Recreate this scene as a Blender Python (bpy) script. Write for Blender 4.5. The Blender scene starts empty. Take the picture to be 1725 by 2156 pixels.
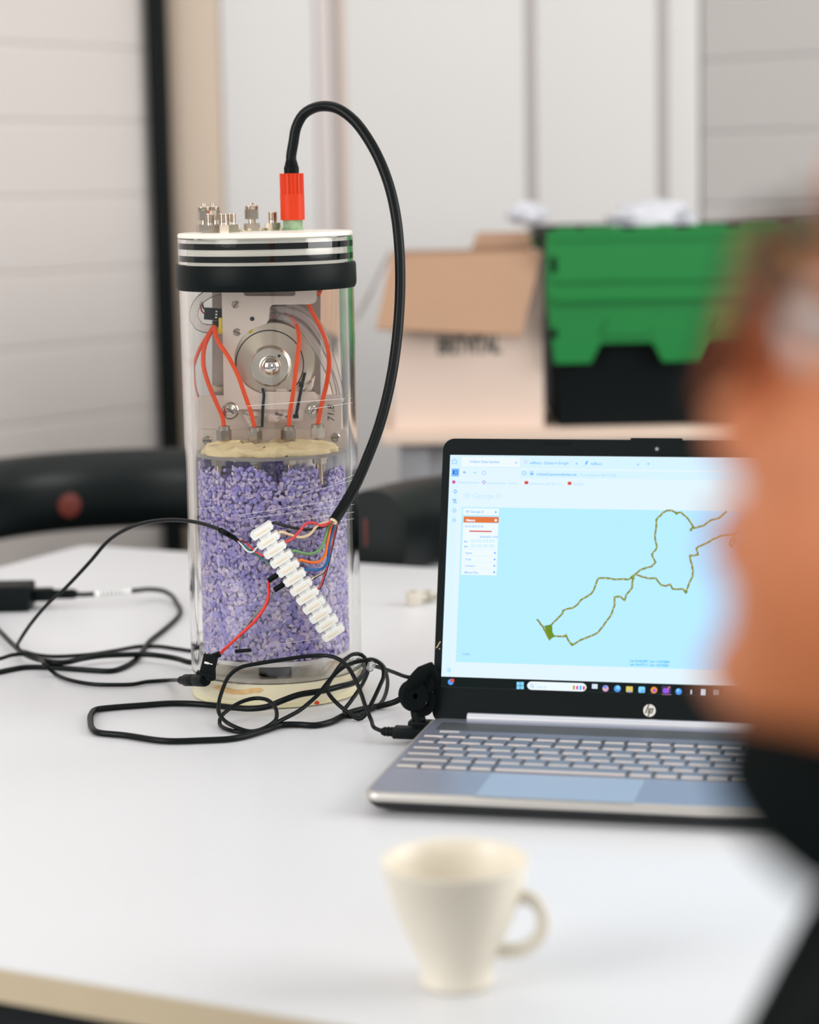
import bpy, bmesh, math, random
import numpy as np
from mathutils import Vector, Matrix

random.seed(7)
rng = np.random.default_rng(7)
S = bpy.context.scene
COL = S.collection
PI = math.pi

# ------------------------------------------------------------------ camera, world, light, exposure
PX_W, PX_H = 1725, 2156
FPX, PITCH, ROLL, CAMZ = 4804.0, 0.1456, -0.01865, 0.46045     # table top is z = 0
_cp, _sp, _cr, _sr = math.cos(PITCH), math.sin(PITCH), math.cos(ROLL), math.sin(ROLL)
FW = np.array([0, _cp, -_sp])
_U = np.array([0, _sp, _cp]); _R = np.array([1.0, 0, 0])
RT = _cr * _R + _sr * _U
UP = -_sr * _R + _cr * _U
OC = np.array([0, 0, CAMZ])
cam_data = bpy.data.cameras.new('camera')
cam = bpy.data.objects.new('camera', cam_data)
COL.objects.link(cam)
cam.matrix_world = Matrix(((RT[0], UP[0], -FW[0], 0), (RT[1], UP[1], -FW[1], 0), (RT[2], UP[2], -FW[2], CAMZ), (0, 0, 0, 1)))
cam_data.sensor_fit = 'VERTICAL'
cam_data.sensor_height = 36.0
cam_data.lens = FPX / PX_H * 36.0
cam_data.clip_start = 0.02
cam_data.dof.use_dof = True
cam_data.dof.focus_distance = 1.965
cam_data.dof.aperture_fstop = 3.6
S.camera = cam

world = bpy.data.worlds.new('daylight')
S.world = world
world.use_nodes = True
bg = world.node_tree.nodes['Background']
bg.inputs[0].default_value = (0.93, 0.97, 1.0, 1)
bg.inputs[1].default_value = 0.4

def area(name, loc, target, sx, sy, power, color=(1, 1, 1)):
    l = bpy.data.lights.new(name, 'AREA'); l.shape = 'RECTANGLE'; l.size = sx; l.size_y = sy
    l.energy = power; l.color = color
    o = bpy.data.objects.new(name, l); COL.objects.link(o)
    o.location = loc
    o.rotation_euler = (Vector(target) - Vector(loc)).to_track_quat('-Z', 'Y').to_euler()
    return o
area('window_light_right', (2.6, 1.6, 1.1), (-0.1, 2.2, 0.1), 2.2, 1.7, 68, (1.0, 0.985, 0.965))
area('window_light_left', (-2.3, 0.2, 1.1), (-0.1, 2.4, 0.2), 1.6, 1.6, 52, (1.0, 0.985, 0.965))
area('fill_light_rear', (0.75, -1.6, 1.3), (0.0, 2.4, 0.2), 0.7, 1.6, 26, (1.0, 0.985, 0.965))  # unseen lamp added behind the camera as frontal fill
area('fill_light_overhead', (-0.3, 3.0, 1.84), (-0.3, 3.0, 0), 2.6, 2.0, 14, (1.0, 0.985, 0.965))  # unseen overhead lamp added to brighten the back wall and table

S.view_settings.view_transform = 'Standard'
S.view_settings.look = 'None'
S.view_settings.gamma = 1.0
S.view_settings.use_curve_mapping = False
S.view_settings.exposure = 0.0
S.cycles.use_denoising = True
S.cycles.sample_clamp_indirect = 12.0
S.cycles.max_bounces = 14
S.cycles.transmission_bounces = 12
S.cycles.transparent_max_bounces = 12

# ------------------------------------------------------------------ helpers: measuring
def ray(px, py):
    return FW + RT * (px - PX_W / 2) / FPX - UP * (py - PX_H / 2) / FPX
def onz(px, py, z=0.0):
    v = ray(px, py); return OC + v * ((z - OC[2]) / v[2])
def ony(px, py, Y):
    v = ray(px, py); return OC + v * (Y / v[1])
CX, CY, CR = -0.12326, 2.03629, 0.0775       # axis and radius of the clear cylinder
def P(px, py, d=0.0):
    return ony(px, py, CY + d)
def Pin(px, py, d=0.0):
    """a point inside the tube: sight line bent by the acrylic wall"""
    p = ony(px, py, CY + d); u0 = ony(px, py, CY)[0] - CX; s_ = 1 if u0 >= 0 else -1; u = min(abs(u0), 0.0695)
    ro, ri, n = CR, 0.0705, 1.49
    de = (math.asin(u / ri) - math.asin(u / (n * ri))) - (math.asin(u / ro) - math.asin(u / (n * ro)))
    p[0] = CX + s_ * (u + d * math.sin(de)) / math.cos(de) + (p[0] - CX - u0)
    return p
def oncyl(px, py, r):
    v = ray(px, py)
    a = v[0] ** 2 + v[1] ** 2; b = -2 * (v[0] * CX + v[1] * CY); c = CX * CX + CY * CY - r * r
    D = b * b - 4 * a * c
    t = (-b - math.sqrt(D)) / (2 * a) if D > 0 else -b / (2 * a)
    return OC + v * t

# ------------------------------------------------------------------ helpers: materials
def s2l(c):
    return tuple(((x / 255) / 12.92 if x / 255 <= 0.04045 else ((x / 255 + 0.055) / 1.055) ** 2.4) for x in c)
MATS = {}
def mat(name, rgb, rough=0.5, metal=0.0, var=0.0, vscale=40.0, bump=0.0, bscale=200.0, spec=0.5, coat=0.0, sss=0.0, trans=0.0, ior=1.45, stretch=None):
    if name in MATS: return MATS[name]
    m = bpy.data.materials.new(name); m.use_nodes = True
    nt = m.node_tree; b = nt.nodes['Principled BSDF']
    col = s2l(rgb)
    b.inputs['Base Color'].default_value = (*col, 1)
    b.inputs['Roughness'].default_value = rough
    b.inputs['Metallic'].default_value = metal
    b.inputs['Specular IOR Level'].default_value = spec
    b.inputs['IOR'].default_value = ior
    b.inputs['Coat Weight'].default_value = coat
    if trans: b.inputs['Transmission Weight'].default_value = trans
    if sss:
        b.inputs['Subsurface Weight'].default_value = sss
        b.inputs['Subsurface Radius'].default_value = (0.006, 0.005, 0.004)
        b.inputs['Subsurface Scale'].default_value = 1.0
    tc = nt.nodes.new('ShaderNodeTexCoord'); mp = nt.nodes.new('ShaderNodeMapping')
    nt.links.new(tc.outputs['Object'], mp.inputs['Vector'])
    if stretch: mp.inputs['Scale'].default_value = stretch
    if var:
        n = nt.nodes.new('ShaderNodeTexNoise'); n.inputs['Scale'].default_value = vscale; n.inputs['Detail'].default_value = 3
        nt.links.new(mp.outputs[0], n.inputs['Vector'])
        mx = nt.nodes.new('ShaderNodeMix'); mx.data_type = 'RGBA'
        mx.inputs['A'].default_value = tuple(max(0, c * (1 - var)) for c in col) + (1,)
        mx.inputs['B'].default_value = tuple(min(1, c * (1 + var)) for c in col) + (1,)
        nt.links.new(n.outputs['Fac'], mx.inputs['Factor'])
        nt.links.new(mx.outputs['Result'], b.inputs['Base Color'])
    if bump:
        n2 = nt.nodes.new('ShaderNodeTexNoise'); n2.inputs['Scale'].default_value = bscale; n2.inputs['Detail'].default_value = 2
        nt.links.new(mp.outputs[0], n2.inputs['Vector'])
        bp = nt.nodes.new('ShaderNodeBump'); bp.inputs['Strength'].default_value = bump; bp.inputs['Distance'].default_value = 0.002
        nt.links.new(n2.outputs['Fac'], bp.inputs['Height'])
        nt.links.new(bp.outputs[0], b.inputs['Normal'])
    MATS[name] = m
    return m
def emit(name, lin, strength=1.0):
    if name in MATS: return MATS[name]
    m = bpy.data.materials.new(name); m.use_nodes = True
    nt = m.node_tree; nt.nodes.remove(nt.nodes['Principled BSDF'])
    e = nt.nodes.new('ShaderNodeEmission'); e.inputs[0].default_value = (*lin, 1); e.inputs[1].default_value = strength
    nt.links.new(e.outputs[0], nt.nodes['Material Output'].inputs[0])
    MATS[name] = m
    return m
def glassmat(name, rgb=(1, 1, 1), ior=1.49, rough=0.0):
    if name in MATS: return MATS[name]
    m = bpy.data.materials.new(name); m.use_nodes = True
    nt = m.node_tree; nt.nodes.remove(nt.nodes['Principled BSDF'])
    g = nt.nodes.new('ShaderNodeBsdfGlass'); g.inputs['Color'].default_value = (*rgb, 1)
    g.inputs['IOR'].default_value = ior; g.inputs['Roughness'].default_value = rough
    nt.links.new(g.outputs[0], nt.nodes['Material Output'].inputs[0])
    MATS[name] = m
    return m
def softclear(name, tint=(0.9, 0.9, 0.9), body=0.12, rgb=(0.8, 0.8, 0.8)):
    """thin clear plastic: see-through with a glossy skin and a little milkiness"""
    if name in MATS: return MATS[name]
    m = bpy.data.materials.new(name); m.use_nodes = True
    nt = m.node_tree; nt.nodes.remove(nt.nodes['Principled BSDF'])
    t = nt.nodes.new('ShaderNodeBsdfTransparent'); t.inputs[0].default_value = (*tint, 1)
    g = nt.nodes.new('ShaderNodeBsdfGlossy'); g.inputs['Roughness'].default_value = 0.08
    d = nt.nodes.new('ShaderNodeBsdfDiffuse'); d.inputs[0].default_value = (*rgb, 1)
    lw = nt.nodes.new('ShaderNodeLayerWeight'); lw.inputs[0].default_value = 0.16
    m1 = nt.nodes.new('ShaderNodeMixShader'); m1.inputs[0].default_value = body
    m2 = nt.nodes.new('ShaderNodeMixShader')
    nt.links.new(t.outputs[0], m1.inputs[1]); nt.links.new(d.outputs[0], m1.inputs[2])
    nt.links.new(lw.outputs['Fresnel'], m2.inputs[0])
    nt.links.new(m1.outputs[0], m2.inputs[1]); nt.links.new(g.outputs[0], m2.inputs[2])
    nt.links.new(m2.outputs[0], nt.nodes['Material Output'].inputs[0])
    MATS[name] = m
    return m

# ------------------------------------------------------------------ helpers: geometry
def unit(v):
    v = np.asarray(v, float); n = np.linalg.norm(v); return v / n if n else v
def frame(z, x=None):
    z = unit(z)
    if x is None: x = (1, 0, 0) if abs(z[0]) < 0.9 else (0, 1, 0)
    x = np.asarray(x, float); x = unit(x - z * (x @ z)); y = np.cross(z, x)
    return np.stack([x, y, z], 1)
I3 = np.eye(3)
def spline(pts, step=0.004, closed=False):
    p = np.asarray(pts, float); n = len(p)
    if n < 3: return p
    out = []
    rngi = range(n if closed else n - 1)
    for i in rngi:
        if closed: a, b, c, d = p[(i - 1) % n], p[i], p[(i + 1) % n], p[(i + 2) % n]
        else:
            b, c = p[i], p[i + 1]
            a = p[i - 1] if i else b * 2 - c
            d = p[i + 2] if i + 2 < n else c * 2 - b
        t0 = 0; k1 = max(np.linalg.norm(b - a), 1e-6) ** .5; k2 = max(np.linalg.norm(c - b), 1e-6) ** .5; k3 = max(np.linalg.norm(d - c), 1e-6) ** .5
        m1 = ((b - a) / k1 - (c - a) / (k1 + k2) + (c - b) / k2) * k2
        m2 = ((c - b) / k2 - (d - b) / (k2 + k3) + (d - c) / k3) * k2
        k = max(1, int(np.linalg.norm(c - b) / step))
        for j in range(k):
            t = j / k
            out.append(b * (2 * t ** 3 - 3 * t * t + 1) + m1 * (t ** 3 - 2 * t * t + t) + c * (-2 * t ** 3 + 3 * t * t) + m2 * (t ** 3 - t * t))
    if not closed: out.append(p[-1])
    return np.array(out)
class G:
    def __init__(s): s.v = []; s.f = []; s.m = []; s.n = 0
    def add(s, V, F, mi=0):
        V = np.asarray(V, float).reshape(-1, 3)
        s.v.append(V); s.f += [tuple(i + s.n for i in f) for f in F]; s.m += [mi] * len(F); s.n += len(V); return s
    def bm(s, bm, M=None, o=(0, 0, 0), mi=0):
        bm.verts.index_update()
        V = np.array([v.co[:] for v in bm.verts])
        if M is not None: V = V @ np.asarray(M).T
        V = V + np.asarray(o, float)
        F = [tuple(v.index for v in f.verts) for f in bm.faces]; bm.free()
        return s.add(V, F, mi)
    def box(s, c, size, M=None, bevel=0.0, seg=2, mi=0):
        b = bmesh.new(); bmesh.ops.create_cube(b, size=1.0)
        bmesh.ops.scale(b, vec=size, verts=b.verts)
        if bevel: bmesh.ops.bevel(b, geom=b.edges[:], offset=bevel, segments=seg, affect='EDGES', profile=0.5)
        return s.bm(b, M, c, mi)
    def tube(s, pts, r, seg=8, step=0.004, closed=False, caps=True, mi=0, smooth=True, flat=1.0):
        p = spline(pts, step, closed) if smooth else np.asarray(pts, float)
        n = len(p)
        rr = np.interp(np.linspace(0, 1, n), np.linspace(0, 1, len(r)), r) if np.ndim(r) else np.full(n, r)
        T = np.gradient(p, axis=0)
        if closed: T = np.roll(p, -1, 0) - np.roll(p, 1, 0)
        T /= np.linalg.norm(T, axis=1)[:, None] + 1e-12
        x = frame(T[0])[:, 0]
        V = np.empty((n, seg, 3)); a = np.linspace(0, 2 * PI, seg, endpoint=False)
        for i in range(n):
            x = x - T[i] * (x @ T[i]); x = unit(x); y = np.cross(T[i], x)
            V[i] = p[i] + rr[i] * (np.cos(a)[:, None] * x + flat * np.sin(a)[:, None] * y)
        F = []
        for i in range(n if closed else n - 1):
            j = (i + 1) % n
            for k in range(seg):
                l = (k + 1) % seg
                F.append((i * seg + k, i * seg + l, j * seg + l, j * seg + k))
        if caps and not closed:
            F.append(tuple(range(seg))[::-1]); F.append(tuple((n - 1) * seg + k for k in range(seg)))
        return s.add(V, F, mi)
    def lathe(s, prof, o=(0, 0, 0), M=None, seg=32, close=False, mi=0, a0=0.0, phase=0.0, wob=None):
        n = len(prof); a = np.linspace(0, 2 * PI, seg, endpoint=False) + phase
        V = np.empty((n, seg, 3))
        for i, (r, z) in enumerate(prof):
            V[i, :, 0] = r * np.cos(a); V[i, :, 1] = r * np.sin(a); V[i, :, 2] = z
        V = V.reshape(-1, 3)
        if M is not None: V = V @ np.asarray(M).T
        V = V + np.asarray(o, float)
        F = []
        for i in range(n if close else n - 1):
            j = (i + 1) % n
            for k in range(seg):
                l = (k + 1) % seg
                F.append((i * seg + k, i * seg + l, j * seg + l, j * seg + k))
        if not close:
            if prof[0][0] > 1e-6: F.append(tuple(range(seg))[::-1])
            if prof[-1][0] > 1e-6: F.append(tuple((n - 1) * seg + k for k in range(seg)))
        return s.add(V, F, mi)
    def prism(s, poly, t, o=(0, 0, 0), M=I3, mi=0):
        """closed 2d outline extruded by t along the frame's third axis"""
        p = np.asarray(poly, float); n = len(p)
        V = np.zeros((2 * n, 3)); V[:n, :2] = p; V[n:, :2] = p; V[n:, 2] = t
        V = V @ np.asarray(M).T + np.asarray(o, float)
        F = [tuple(range(n))[::-1], tuple(range(n, 2 * n))]
        F += [(i, (i + 1) % n, n + (i + 1) % n, n + i) for i in range(n)]
        return s.add(V, F, mi)
    def poly(s, pts, mi=0):
        return s.add(pts, [tuple(range(len(pts)))], mi)
    def build(s, name, mats, parent=None, local=False, ang=38, smooth=True):
        V = np.concatenate(s.v) if s.v else np.zeros((0, 3))
        if parent is not None and not local:
            V = V - wloc(parent)
        me = bpy.data.meshes.new(name)
        me.from_pydata(V.tolist(), [], s.f)
        mats = mats if isinstance(mats, (list, tuple)) else [mats]
        for m in mats: me.materials.append(m)
        if len(mats) > 1: me.polygons.foreach_set('material_index', s.m)
        bm = bmesh.new(); bm.from_mesh(me); bmesh.ops.recalc_face_normals(bm, faces=bm.faces); bm.to_mesh(me); bm.free()
        if smooth:
            me.polygons.foreach_set('use_smooth', [True] * len(me.polygons))
            me.set_sharp_from_angle(angle=math.radians(ang))
        me.update()
        o = bpy.data.objects.new(name, me); COL.objects.link(o)
        if parent is not None: o.parent = parent
        return o
def wloc(o):
    v = np.zeros(3)
    while o is not None:
        v = v + np.array(o.location[:]); o = o.parent
    return v
def thing(name, label, cat, loc=(0, 0, 0), rz=0.0, group=None):
    o = bpy.data.objects.new(name, None); COL.objects.link(o)
    o.empty_display_size = 0.02
    o.location = loc; o.rotation_euler = (0, 0, rz)
    return tag(o, label, cat, group)
def tag(o, label, cat, group=None):
    o['label'] = label; o['category'] = cat
    if group: o['group'] = group
    return o
def struct(o): o['kind'] = 'structure'; return o
def copy_part(o, parent, loc=None):
    c = o.copy(); COL.objects.link(c); c.parent = parent
    if loc is not None: c.location = loc
    return c
def text_geo(string, size, align='LEFT', shear=0.0, extrude=0.0, bold=0.0):
    cu = bpy.data.curves.new('text', 'FONT'); cu.body = string; cu.size = size; cu.align_x = align; cu.shear = shear
    cu.extrude = extrude; cu.offset = bold; cu.resolution_u = 3
    o = bpy.data.objects.new('text', cu)
    me = o.to_mesh()
    V = np.array([v.co[:] for v in me.vertices]) if len(me.vertices) else np.zeros((0, 3))
    F = [tuple(p.vertices) for p in me.polygons]
    o.to_mesh_clear(); bpy.data.objects.remove(o); bpy.data.curves.remove(cu)
    return V, F
def rrect(x0, y0, x1, y1, r, n=5):
    out = []
    for cx, cy, a in ((x1 - r, y1 - r, 0), (x0 + r, y1 - r, PI / 2), (x0 + r, y0 + r, PI), (x1 - r, y0 + r, 3 * PI / 2)):
        for i in range(n + 1):
            t = a + PI / 2 * i / n; out.append((cx + r * math.cos(t), cy + r * math.sin(t)))
    return out
def hexpoly(r, ph=0.0): return [(r * math.cos(ph + PI / 3 * i), r * math.sin(ph + PI / 3 * i)) for i in range(6)]

BLACK = mat('black_plastic', (12, 18, 18), 0.45, var=0.1, spec=0.15)
RUBBER = mat('black_rubber', (11, 17, 17), 0.42, var=0.1, spec=0.12)
CABLE = mat('black_cable_jacket', (10, 15, 16), 0.36, var=0.1, spec=0.2)
STEEL = mat('stainless_steel', (196, 184, 170), 0.22, 1.0, var=0.05)
BRUSHED = mat('brushed_aluminium', (234, 218, 205), 0.42, 0.4, var=0.08, vscale=60, stretch=(1, 1, 40))
REDTUBE = mat('red_silicone_tube', (255, 84, 18), 0.42, var=0.04, spec=0.2)
WHITEPL = mat('white_cap_plastic', (244, 240, 228), 0.4, var=0.02)
CREAM = mat('cream_resin', (226, 216, 178), 0.45, var=0.06, vscale=30)
NYLON = mat('white_nylon', (246, 245, 240), 0.4, sss=0.15, var=0.02)

# ------------------------------------------------------------------ the room
FLOORZ = -0.74
g = G(); g.box((0.5, 2.0, FLOORZ - 0.05), (6.0, 6.4, 0.1))
struct(g.build('floor', mat('dark_carpet', (58, 60, 62), 0.95, var=0.25, vscale=120)))
CEILZ = 1.9
g = G(); g.box((0.5, 2.0, CEILZ + 0.05), (6.0, 6.4, 0.1))
struct(g.build('ceiling', mat('white_ceiling', (232, 230, 226), 0.9, var=0.02)))

WY = 4.5
def wx(px, py=480): return ony(px, py, WY)[0]
HW = CEILZ - FLOORZ; ZM = (CEILZ + FLOORZ) / 2
PANEL = mat('pale_wall_panel', (220, 218, 217), 0.55, var=0.015, vscale=3)
BEIGE = mat('beige_wall_panel', (206, 188, 170), 0.6, var=0.02, vscale=3)
SEAM = mat('grey_panel_seam', (176, 170, 168), 0.5)
SEAMTAN = mat('tan_panel_edge', (214, 192, 178), 0.5)
PINKP = mat('pinkish_panel_edge', (216, 206, 203), 0.55)
g = G(); g.box(((wx(330) + 1.05) / 2, WY + 0.06, ZM), (1.05 - wx(330), 0.04, HW))
wall = struct(g.build('wall_back', PANEL))
def panel(x0, x1, m, d=0.03, name='panel'):
    q = G(); q.box(((x0 + x1) / 2, WY + d / 2 + 0.005, ZM), (x1 - x0, d, HW), bevel=0.003)
    return q.build(name, m, wall)
panel(wx(362), wx(474), BEIGE)
panel(wx(476), wx(672), PANEL)
panel(wx(674), wx(706), PINKP)
panel(wx(734), wx(1110), PANEL)
panel(wx(1132), wx(1386), PANEL)
panel(wx(1408), wx(1474), PANEL)
panel(wx(707), wx(722), SEAM, 0.022, 'seam_strip')
panel(wx(722), wx(734), SEAMTAN, 0.03, 'seam_strip')
panel(wx(1110), wx(1132), SEAM, 0.02, 'seam_strip')
panel(wx(1386), wx(1408), SEAM, 0.02, 'seam_strip')
g = G(); g.box((wx(346), WY - 0.015, ZM), (wx(366) - wx(326), 0.05, HW), bevel=0.004)
struct(g.build('trim_1', mat('black_door_seal', (10, 16, 16), 0.6, var=0.1, spec=0.2)))
# left and right walls: horizontal boards, receding
def board_wall(name, corner, direction, length, pitch, z_first, m, flip):
    d = unit(np.array([direction[0], direction[1], 0.0])); n = np.array([-d[1], d[0], 0]) * flip
    q = G(); M = np.stack([d, n, [0, 0, 1]], 1)
    c = np.array([corner[0], corner[1], ZM]) + d * length / 2 - n * 0.03
    q.box(c, (length, 0.02, HW), M)
    w = struct(q.build(name, m))
    z = z_first
    while z > FLOORZ + pitch: z -= pitch
    b = G(); prof = [(0.0, 0.0), (0.0035, 0.0), (0.005, 0.003), (0.005, pitch - 0.008), (0.002, pitch - 0.003), (0.0, pitch - 0.003)]
    b.prism(prof, length, (0, 0, 0), np.stack([n, np.array([0, 0, 1.0]), d], 1))
    o0 = None
    while z < CEILZ - pitch * 0.4:
        base = np.array([corner[0], corner[1], z]) - n * 0.02
        if o0 is None:
            o0 = b.build('board', m, w, local=True, ang=4); o0.location = base
        else: copy_part(o0, w, base)
        z += pitch
    return w
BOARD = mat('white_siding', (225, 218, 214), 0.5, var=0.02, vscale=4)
cl = (wx(328) + 0.024, WY)
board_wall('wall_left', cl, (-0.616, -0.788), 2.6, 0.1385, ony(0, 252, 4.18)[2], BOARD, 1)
BOARDR = mat('shaded_siding', (200, 196, 194), 0.55, var=0.02, vscale=4)  # greyer copy of the siding, its shade is put into the colour
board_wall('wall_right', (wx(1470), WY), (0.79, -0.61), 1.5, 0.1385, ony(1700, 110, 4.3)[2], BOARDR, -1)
g = G(); g.box((wx(330) - 0.75, WY + 0.2, ZM), (1.0, 0.04, HW))
struct(g.build('wall_backing', PANEL))

# ------------------------------------------------------------------ table
TU = unit(np.array([0.452, -0.2272, 0])); TV = np.array([TU[1], -TU[0], 0])   # u along the back edge, v towards the viewer
TC = onz(176, 1147.5)
TLEN, TDEP, TTH = 2.0, 1.35, 0.0225
tb = thing('meeting_table', 'white laminate meeting table with cream edge band under cylinder and laptop', 'table', (TC[0], TC[1], FLOORZ))
M = np.stack([TU, -TV, [0, 0, 1]], 1)
poly = rrect(0, -TDEP, TLEN, 0, 0.012, 4)
g = G(); g.prism(poly, 0.0205, (TC[0], TC[1], -0.0215), M)
g.build('edge_band', mat('cream_edge_band', (206, 188, 158), 0.5, var=0.03), tb)
poly = rrect(0.0006, -TDEP + 0.0006, TLEN - 0.0006, -0.0006, 0.012, 4)
g = G(); g.prism(poly, 0.0012, (TC[0], TC[1], -0.0012), M)
g.build('table_top', mat('white_laminate', (222, 223, 226), 0.36, var=0.008, vscale=6, spec=0.4), tb)
LEGM = mat('dark_grey_metal', (44, 46, 48), 0.5, 0.4)
for a in (0.08, TLEN - 0.08):
    for b in (-0.08, -TDEP + 0.08):
        o = TC + TU * a - TV * b
        g = G(); g.box((o[0], o[1], (FLOORZ - 0.0215) / 2), (0.05, 0.05, -FLOORZ - 0.0215), M, bevel=0.004)
        g.build('leg', LEGM, tb)
g = G()
for b in (-0.08, -TDEP + 0.08):
    o = TC + TU * TLEN / 2 - TV * b; g.box((o[0], o[1], -0.05), (TLEN - 0.2, 0.025, 0.05), M)
g.build('apron', LEGM, tb)

# ------------------------------------------------------------------ clear cylinder
cyl = thing('water_monitor_cylinder', 'clear acrylic cylinder full of violet granules and red tubing on the white table', 'instrument', (CX, CY, 0))
ORIG = np.array([CX, CY, 0])
ZTOP = P(560, 488, 0)[2]; ZRIM = P(560, 497.5, 0)[2]
RIN = 0.0705
RG = 0.067            # radius of the inner chamber
ACRYL = glassmat('clear_acrylic', (0.998, 0.996, 0.99), 1.49)
zplug = P(575, 1437, -0.067)[2]
z0, z1 = zplug + 0.0002, ZRIM - 0.0002
g = G(); g.lathe([(CR - 0.0006, z0), (CR, z0 + 0.0006), (CR, z1 - 0.0006), (CR - 0.0006, z1), (RIN + 0.0004, z1), (RIN, z1 - 0.0004), (RIN, z0 + 0.0004), (RIN + 0.0004, z0)], ORIG, seg=160, close=True)
g.build('acrylic_tube', ACRYL, cyl, ang=20)
# base
zplug = P(575, 1437, -0.067)[2]
g = G(); g.lathe([(0.0, 0.006), (CR - 0.0004, 0.006), (CR - 0.0004, zplug), (0, zplug)], ORIG, seg=96)
bp = g.build('base_plug', mat('cream_resin_polished', (232, 222, 190), 0.3, var=0.06, vscale=30, coat=0.8), cyl)
g = G(); g.lathe([(0.0, 0.0), (CR - 0.003, 0.0), (CR, 0.0015), (CR, 0.0055), (CR - 0.0004, 0.006), (0, 0.006)], ORIG, seg=96)
g.build('base_flange', CREAM, cyl)
def on_plug(px, py, r): return oncyl(px, py, r)
STAIN = mat('orange_stain', (228, 186, 128), 0.5, var=0.3, vscale=120)
g = G()
xs = [448, 456, 466, 478, 490, 502, 514, 526, 538, 548, 555]
up_ = [1447, 1444, 1443, 1447, 1451, 1452, 1452, 1450, 1449, 1448, 1452]
lo_ = [1448, 1451, 1455, 1460, 1462, 1462.5, 1463, 1460, 1458.5, 1458, 1453]
g.add([on_plug(x, y, CR - 0.0001) for x, y in zip(xs, up_)] + [on_plug(x, y, CR - 0.0001) for x, y in zip(xs, lo_)], [(k, k + 1, len(xs) + k + 1, len(xs) + k) for k in range(len(xs) - 1)])
g.build('stain', STAIN, cyl)
g = G(); g.poly([oncyl(667.5 + 5.2 * math.cos(a) * (1 + .2 * math.sin(3 * a)), 1479.5 + 4 * math.sin(a), CR + 0.0002) for a in np.linspace(0, 2 * PI, 14, endpoint=False)])
g.build('red_paint_dot', mat('red_paint', (224, 58, 36), 0.5), cyl)
# cap
g = G(); g.lathe([(0, ZRIM), (CR - 0.0005, ZRIM), (CR, ZRIM + 0.0005), (CR, ZTOP - 0.001), (CR - 0.001, ZTOP), (0, ZTOP)], ORIG, seg=96)
cap = g.build('cap_disc', WHITEPL, cyl)
def zc(py): return P(560, py + 0.0, -CR)[2]
ZR1 = (zc(513), zc(526)); ZR2 = (zc(540), zc(553))
zpb = zc(566)
g = G(); prof = [(0, zpb), (RIN - 0.0004, zpb)]
for a, b in (ZR2, ZR1):
    prof += [(RIN - 0.0004, b), (RIN - 0.004, b), (RIN - 0.004, a), (RIN - 0.0004, a)]
prof += [(RIN - 0.0004, ZRIM), (0, ZRIM)]
g.lathe(prof, ORIG, seg=96); g.build('cap_plug', WHITEPL, cyl)
for a, b in (ZR1, ZR2):
    g = G(); g.lathe([(RIN - 0.004, b), (RIN + 0.0006, b), (RIN + 0.0006, a), (RIN - 0.004, a)], ORIG, seg=96, close=True)
    g.build('o_ring', RUBBER, cyl)
zb0, zb1 = zc(615), zc(560)
g = G(); g.lathe([(CR + 0.0001, zb0), (CR + 0.001, zb0), (CR + 0.0022, zb0 + 0.0025), (CR + 0.0026, zb0 + 0.006), (CR + 0.0024, zb1 - 0.002), (CR + 0.0016, zb1), (CR + 0.0001, zb1)], ORIG, seg=96, close=True)
g.build('rubber_band', RUBBER, cyl)
# fittings on the cap
def thread(r, n, p): 
    out = []
    for i in range(n): out += [(r * 0.86, i * p), (r, i * p + p * 0.3), (r, i * p + p * 0.65), (r * 0.86, i * p + p * 0.95)]
    return out
def cap_fitting(px, d, tall, name='tube_fitting'):
    o = P(px, 480, d); o[2] = ZTOP
    q = G(); q.prism(hexpoly(0.0079, 0.4 + px), 0.0068, o)
    if tall:
        q.lathe([(0.0034, 0.0068), (0.0034, 0.011)], o, seg=16)
        f = q.build(name, STEEL, cyl)
        n = G(); n.prism(hexpoly(0.0066, 0.35 + px), 0.0085, o + [0, 0, 0.0105])
        n.lathe([(0.0057, 0.019), (0.0060, 0.0195), (0.0060, 0.0222), (0.0052, 0.0230)], o, seg=20)
        n.lathe([(0.0018, 0.023), (0.0018, 0.0252), (0.0014, 0.0256)], o, seg=10)
        n.build('cap_nut', STEEL, f)
    else:
        q.lathe([(0.0036, 0.0068), (0.0036, 0.0085)] + [(r, z + 0.0088) for r, z in thread(0.0041, 5, 0.0016)] + [(0.0032, 0.017), (0.0022, 0.0168), (0.002, 0.013)], o, seg=16)
        f = q.build(name, STEEL, cyl)
    return f
for px, d, t in ((431, 0.035, 1), (449, 0.040, 1), (443, -0.002, 0), (471, -0.006, 0), (488, 0.012, 0), (531, 0.052, 1), (575, 0.055, 0)):
    cap_fitting(px, d, t)
g = G()
for px, d in ((531, 0.052), (575, 0.055), (490, 0.02)):
    o = P(px, 480, d); o[2] = ZTOP
    for k in range(5):
        a = k * 1.3 + px; g.lathe([(0, 0), (0.002, 0.0004), (0.0014, 0.002), (0, 0.0024)], o + np.array([math.cos(a) * 0.0088, math.sin(a) * 0.0088, 0]), seg=7)
s_ = g.build('sealant', CREAM, cyl)
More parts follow.
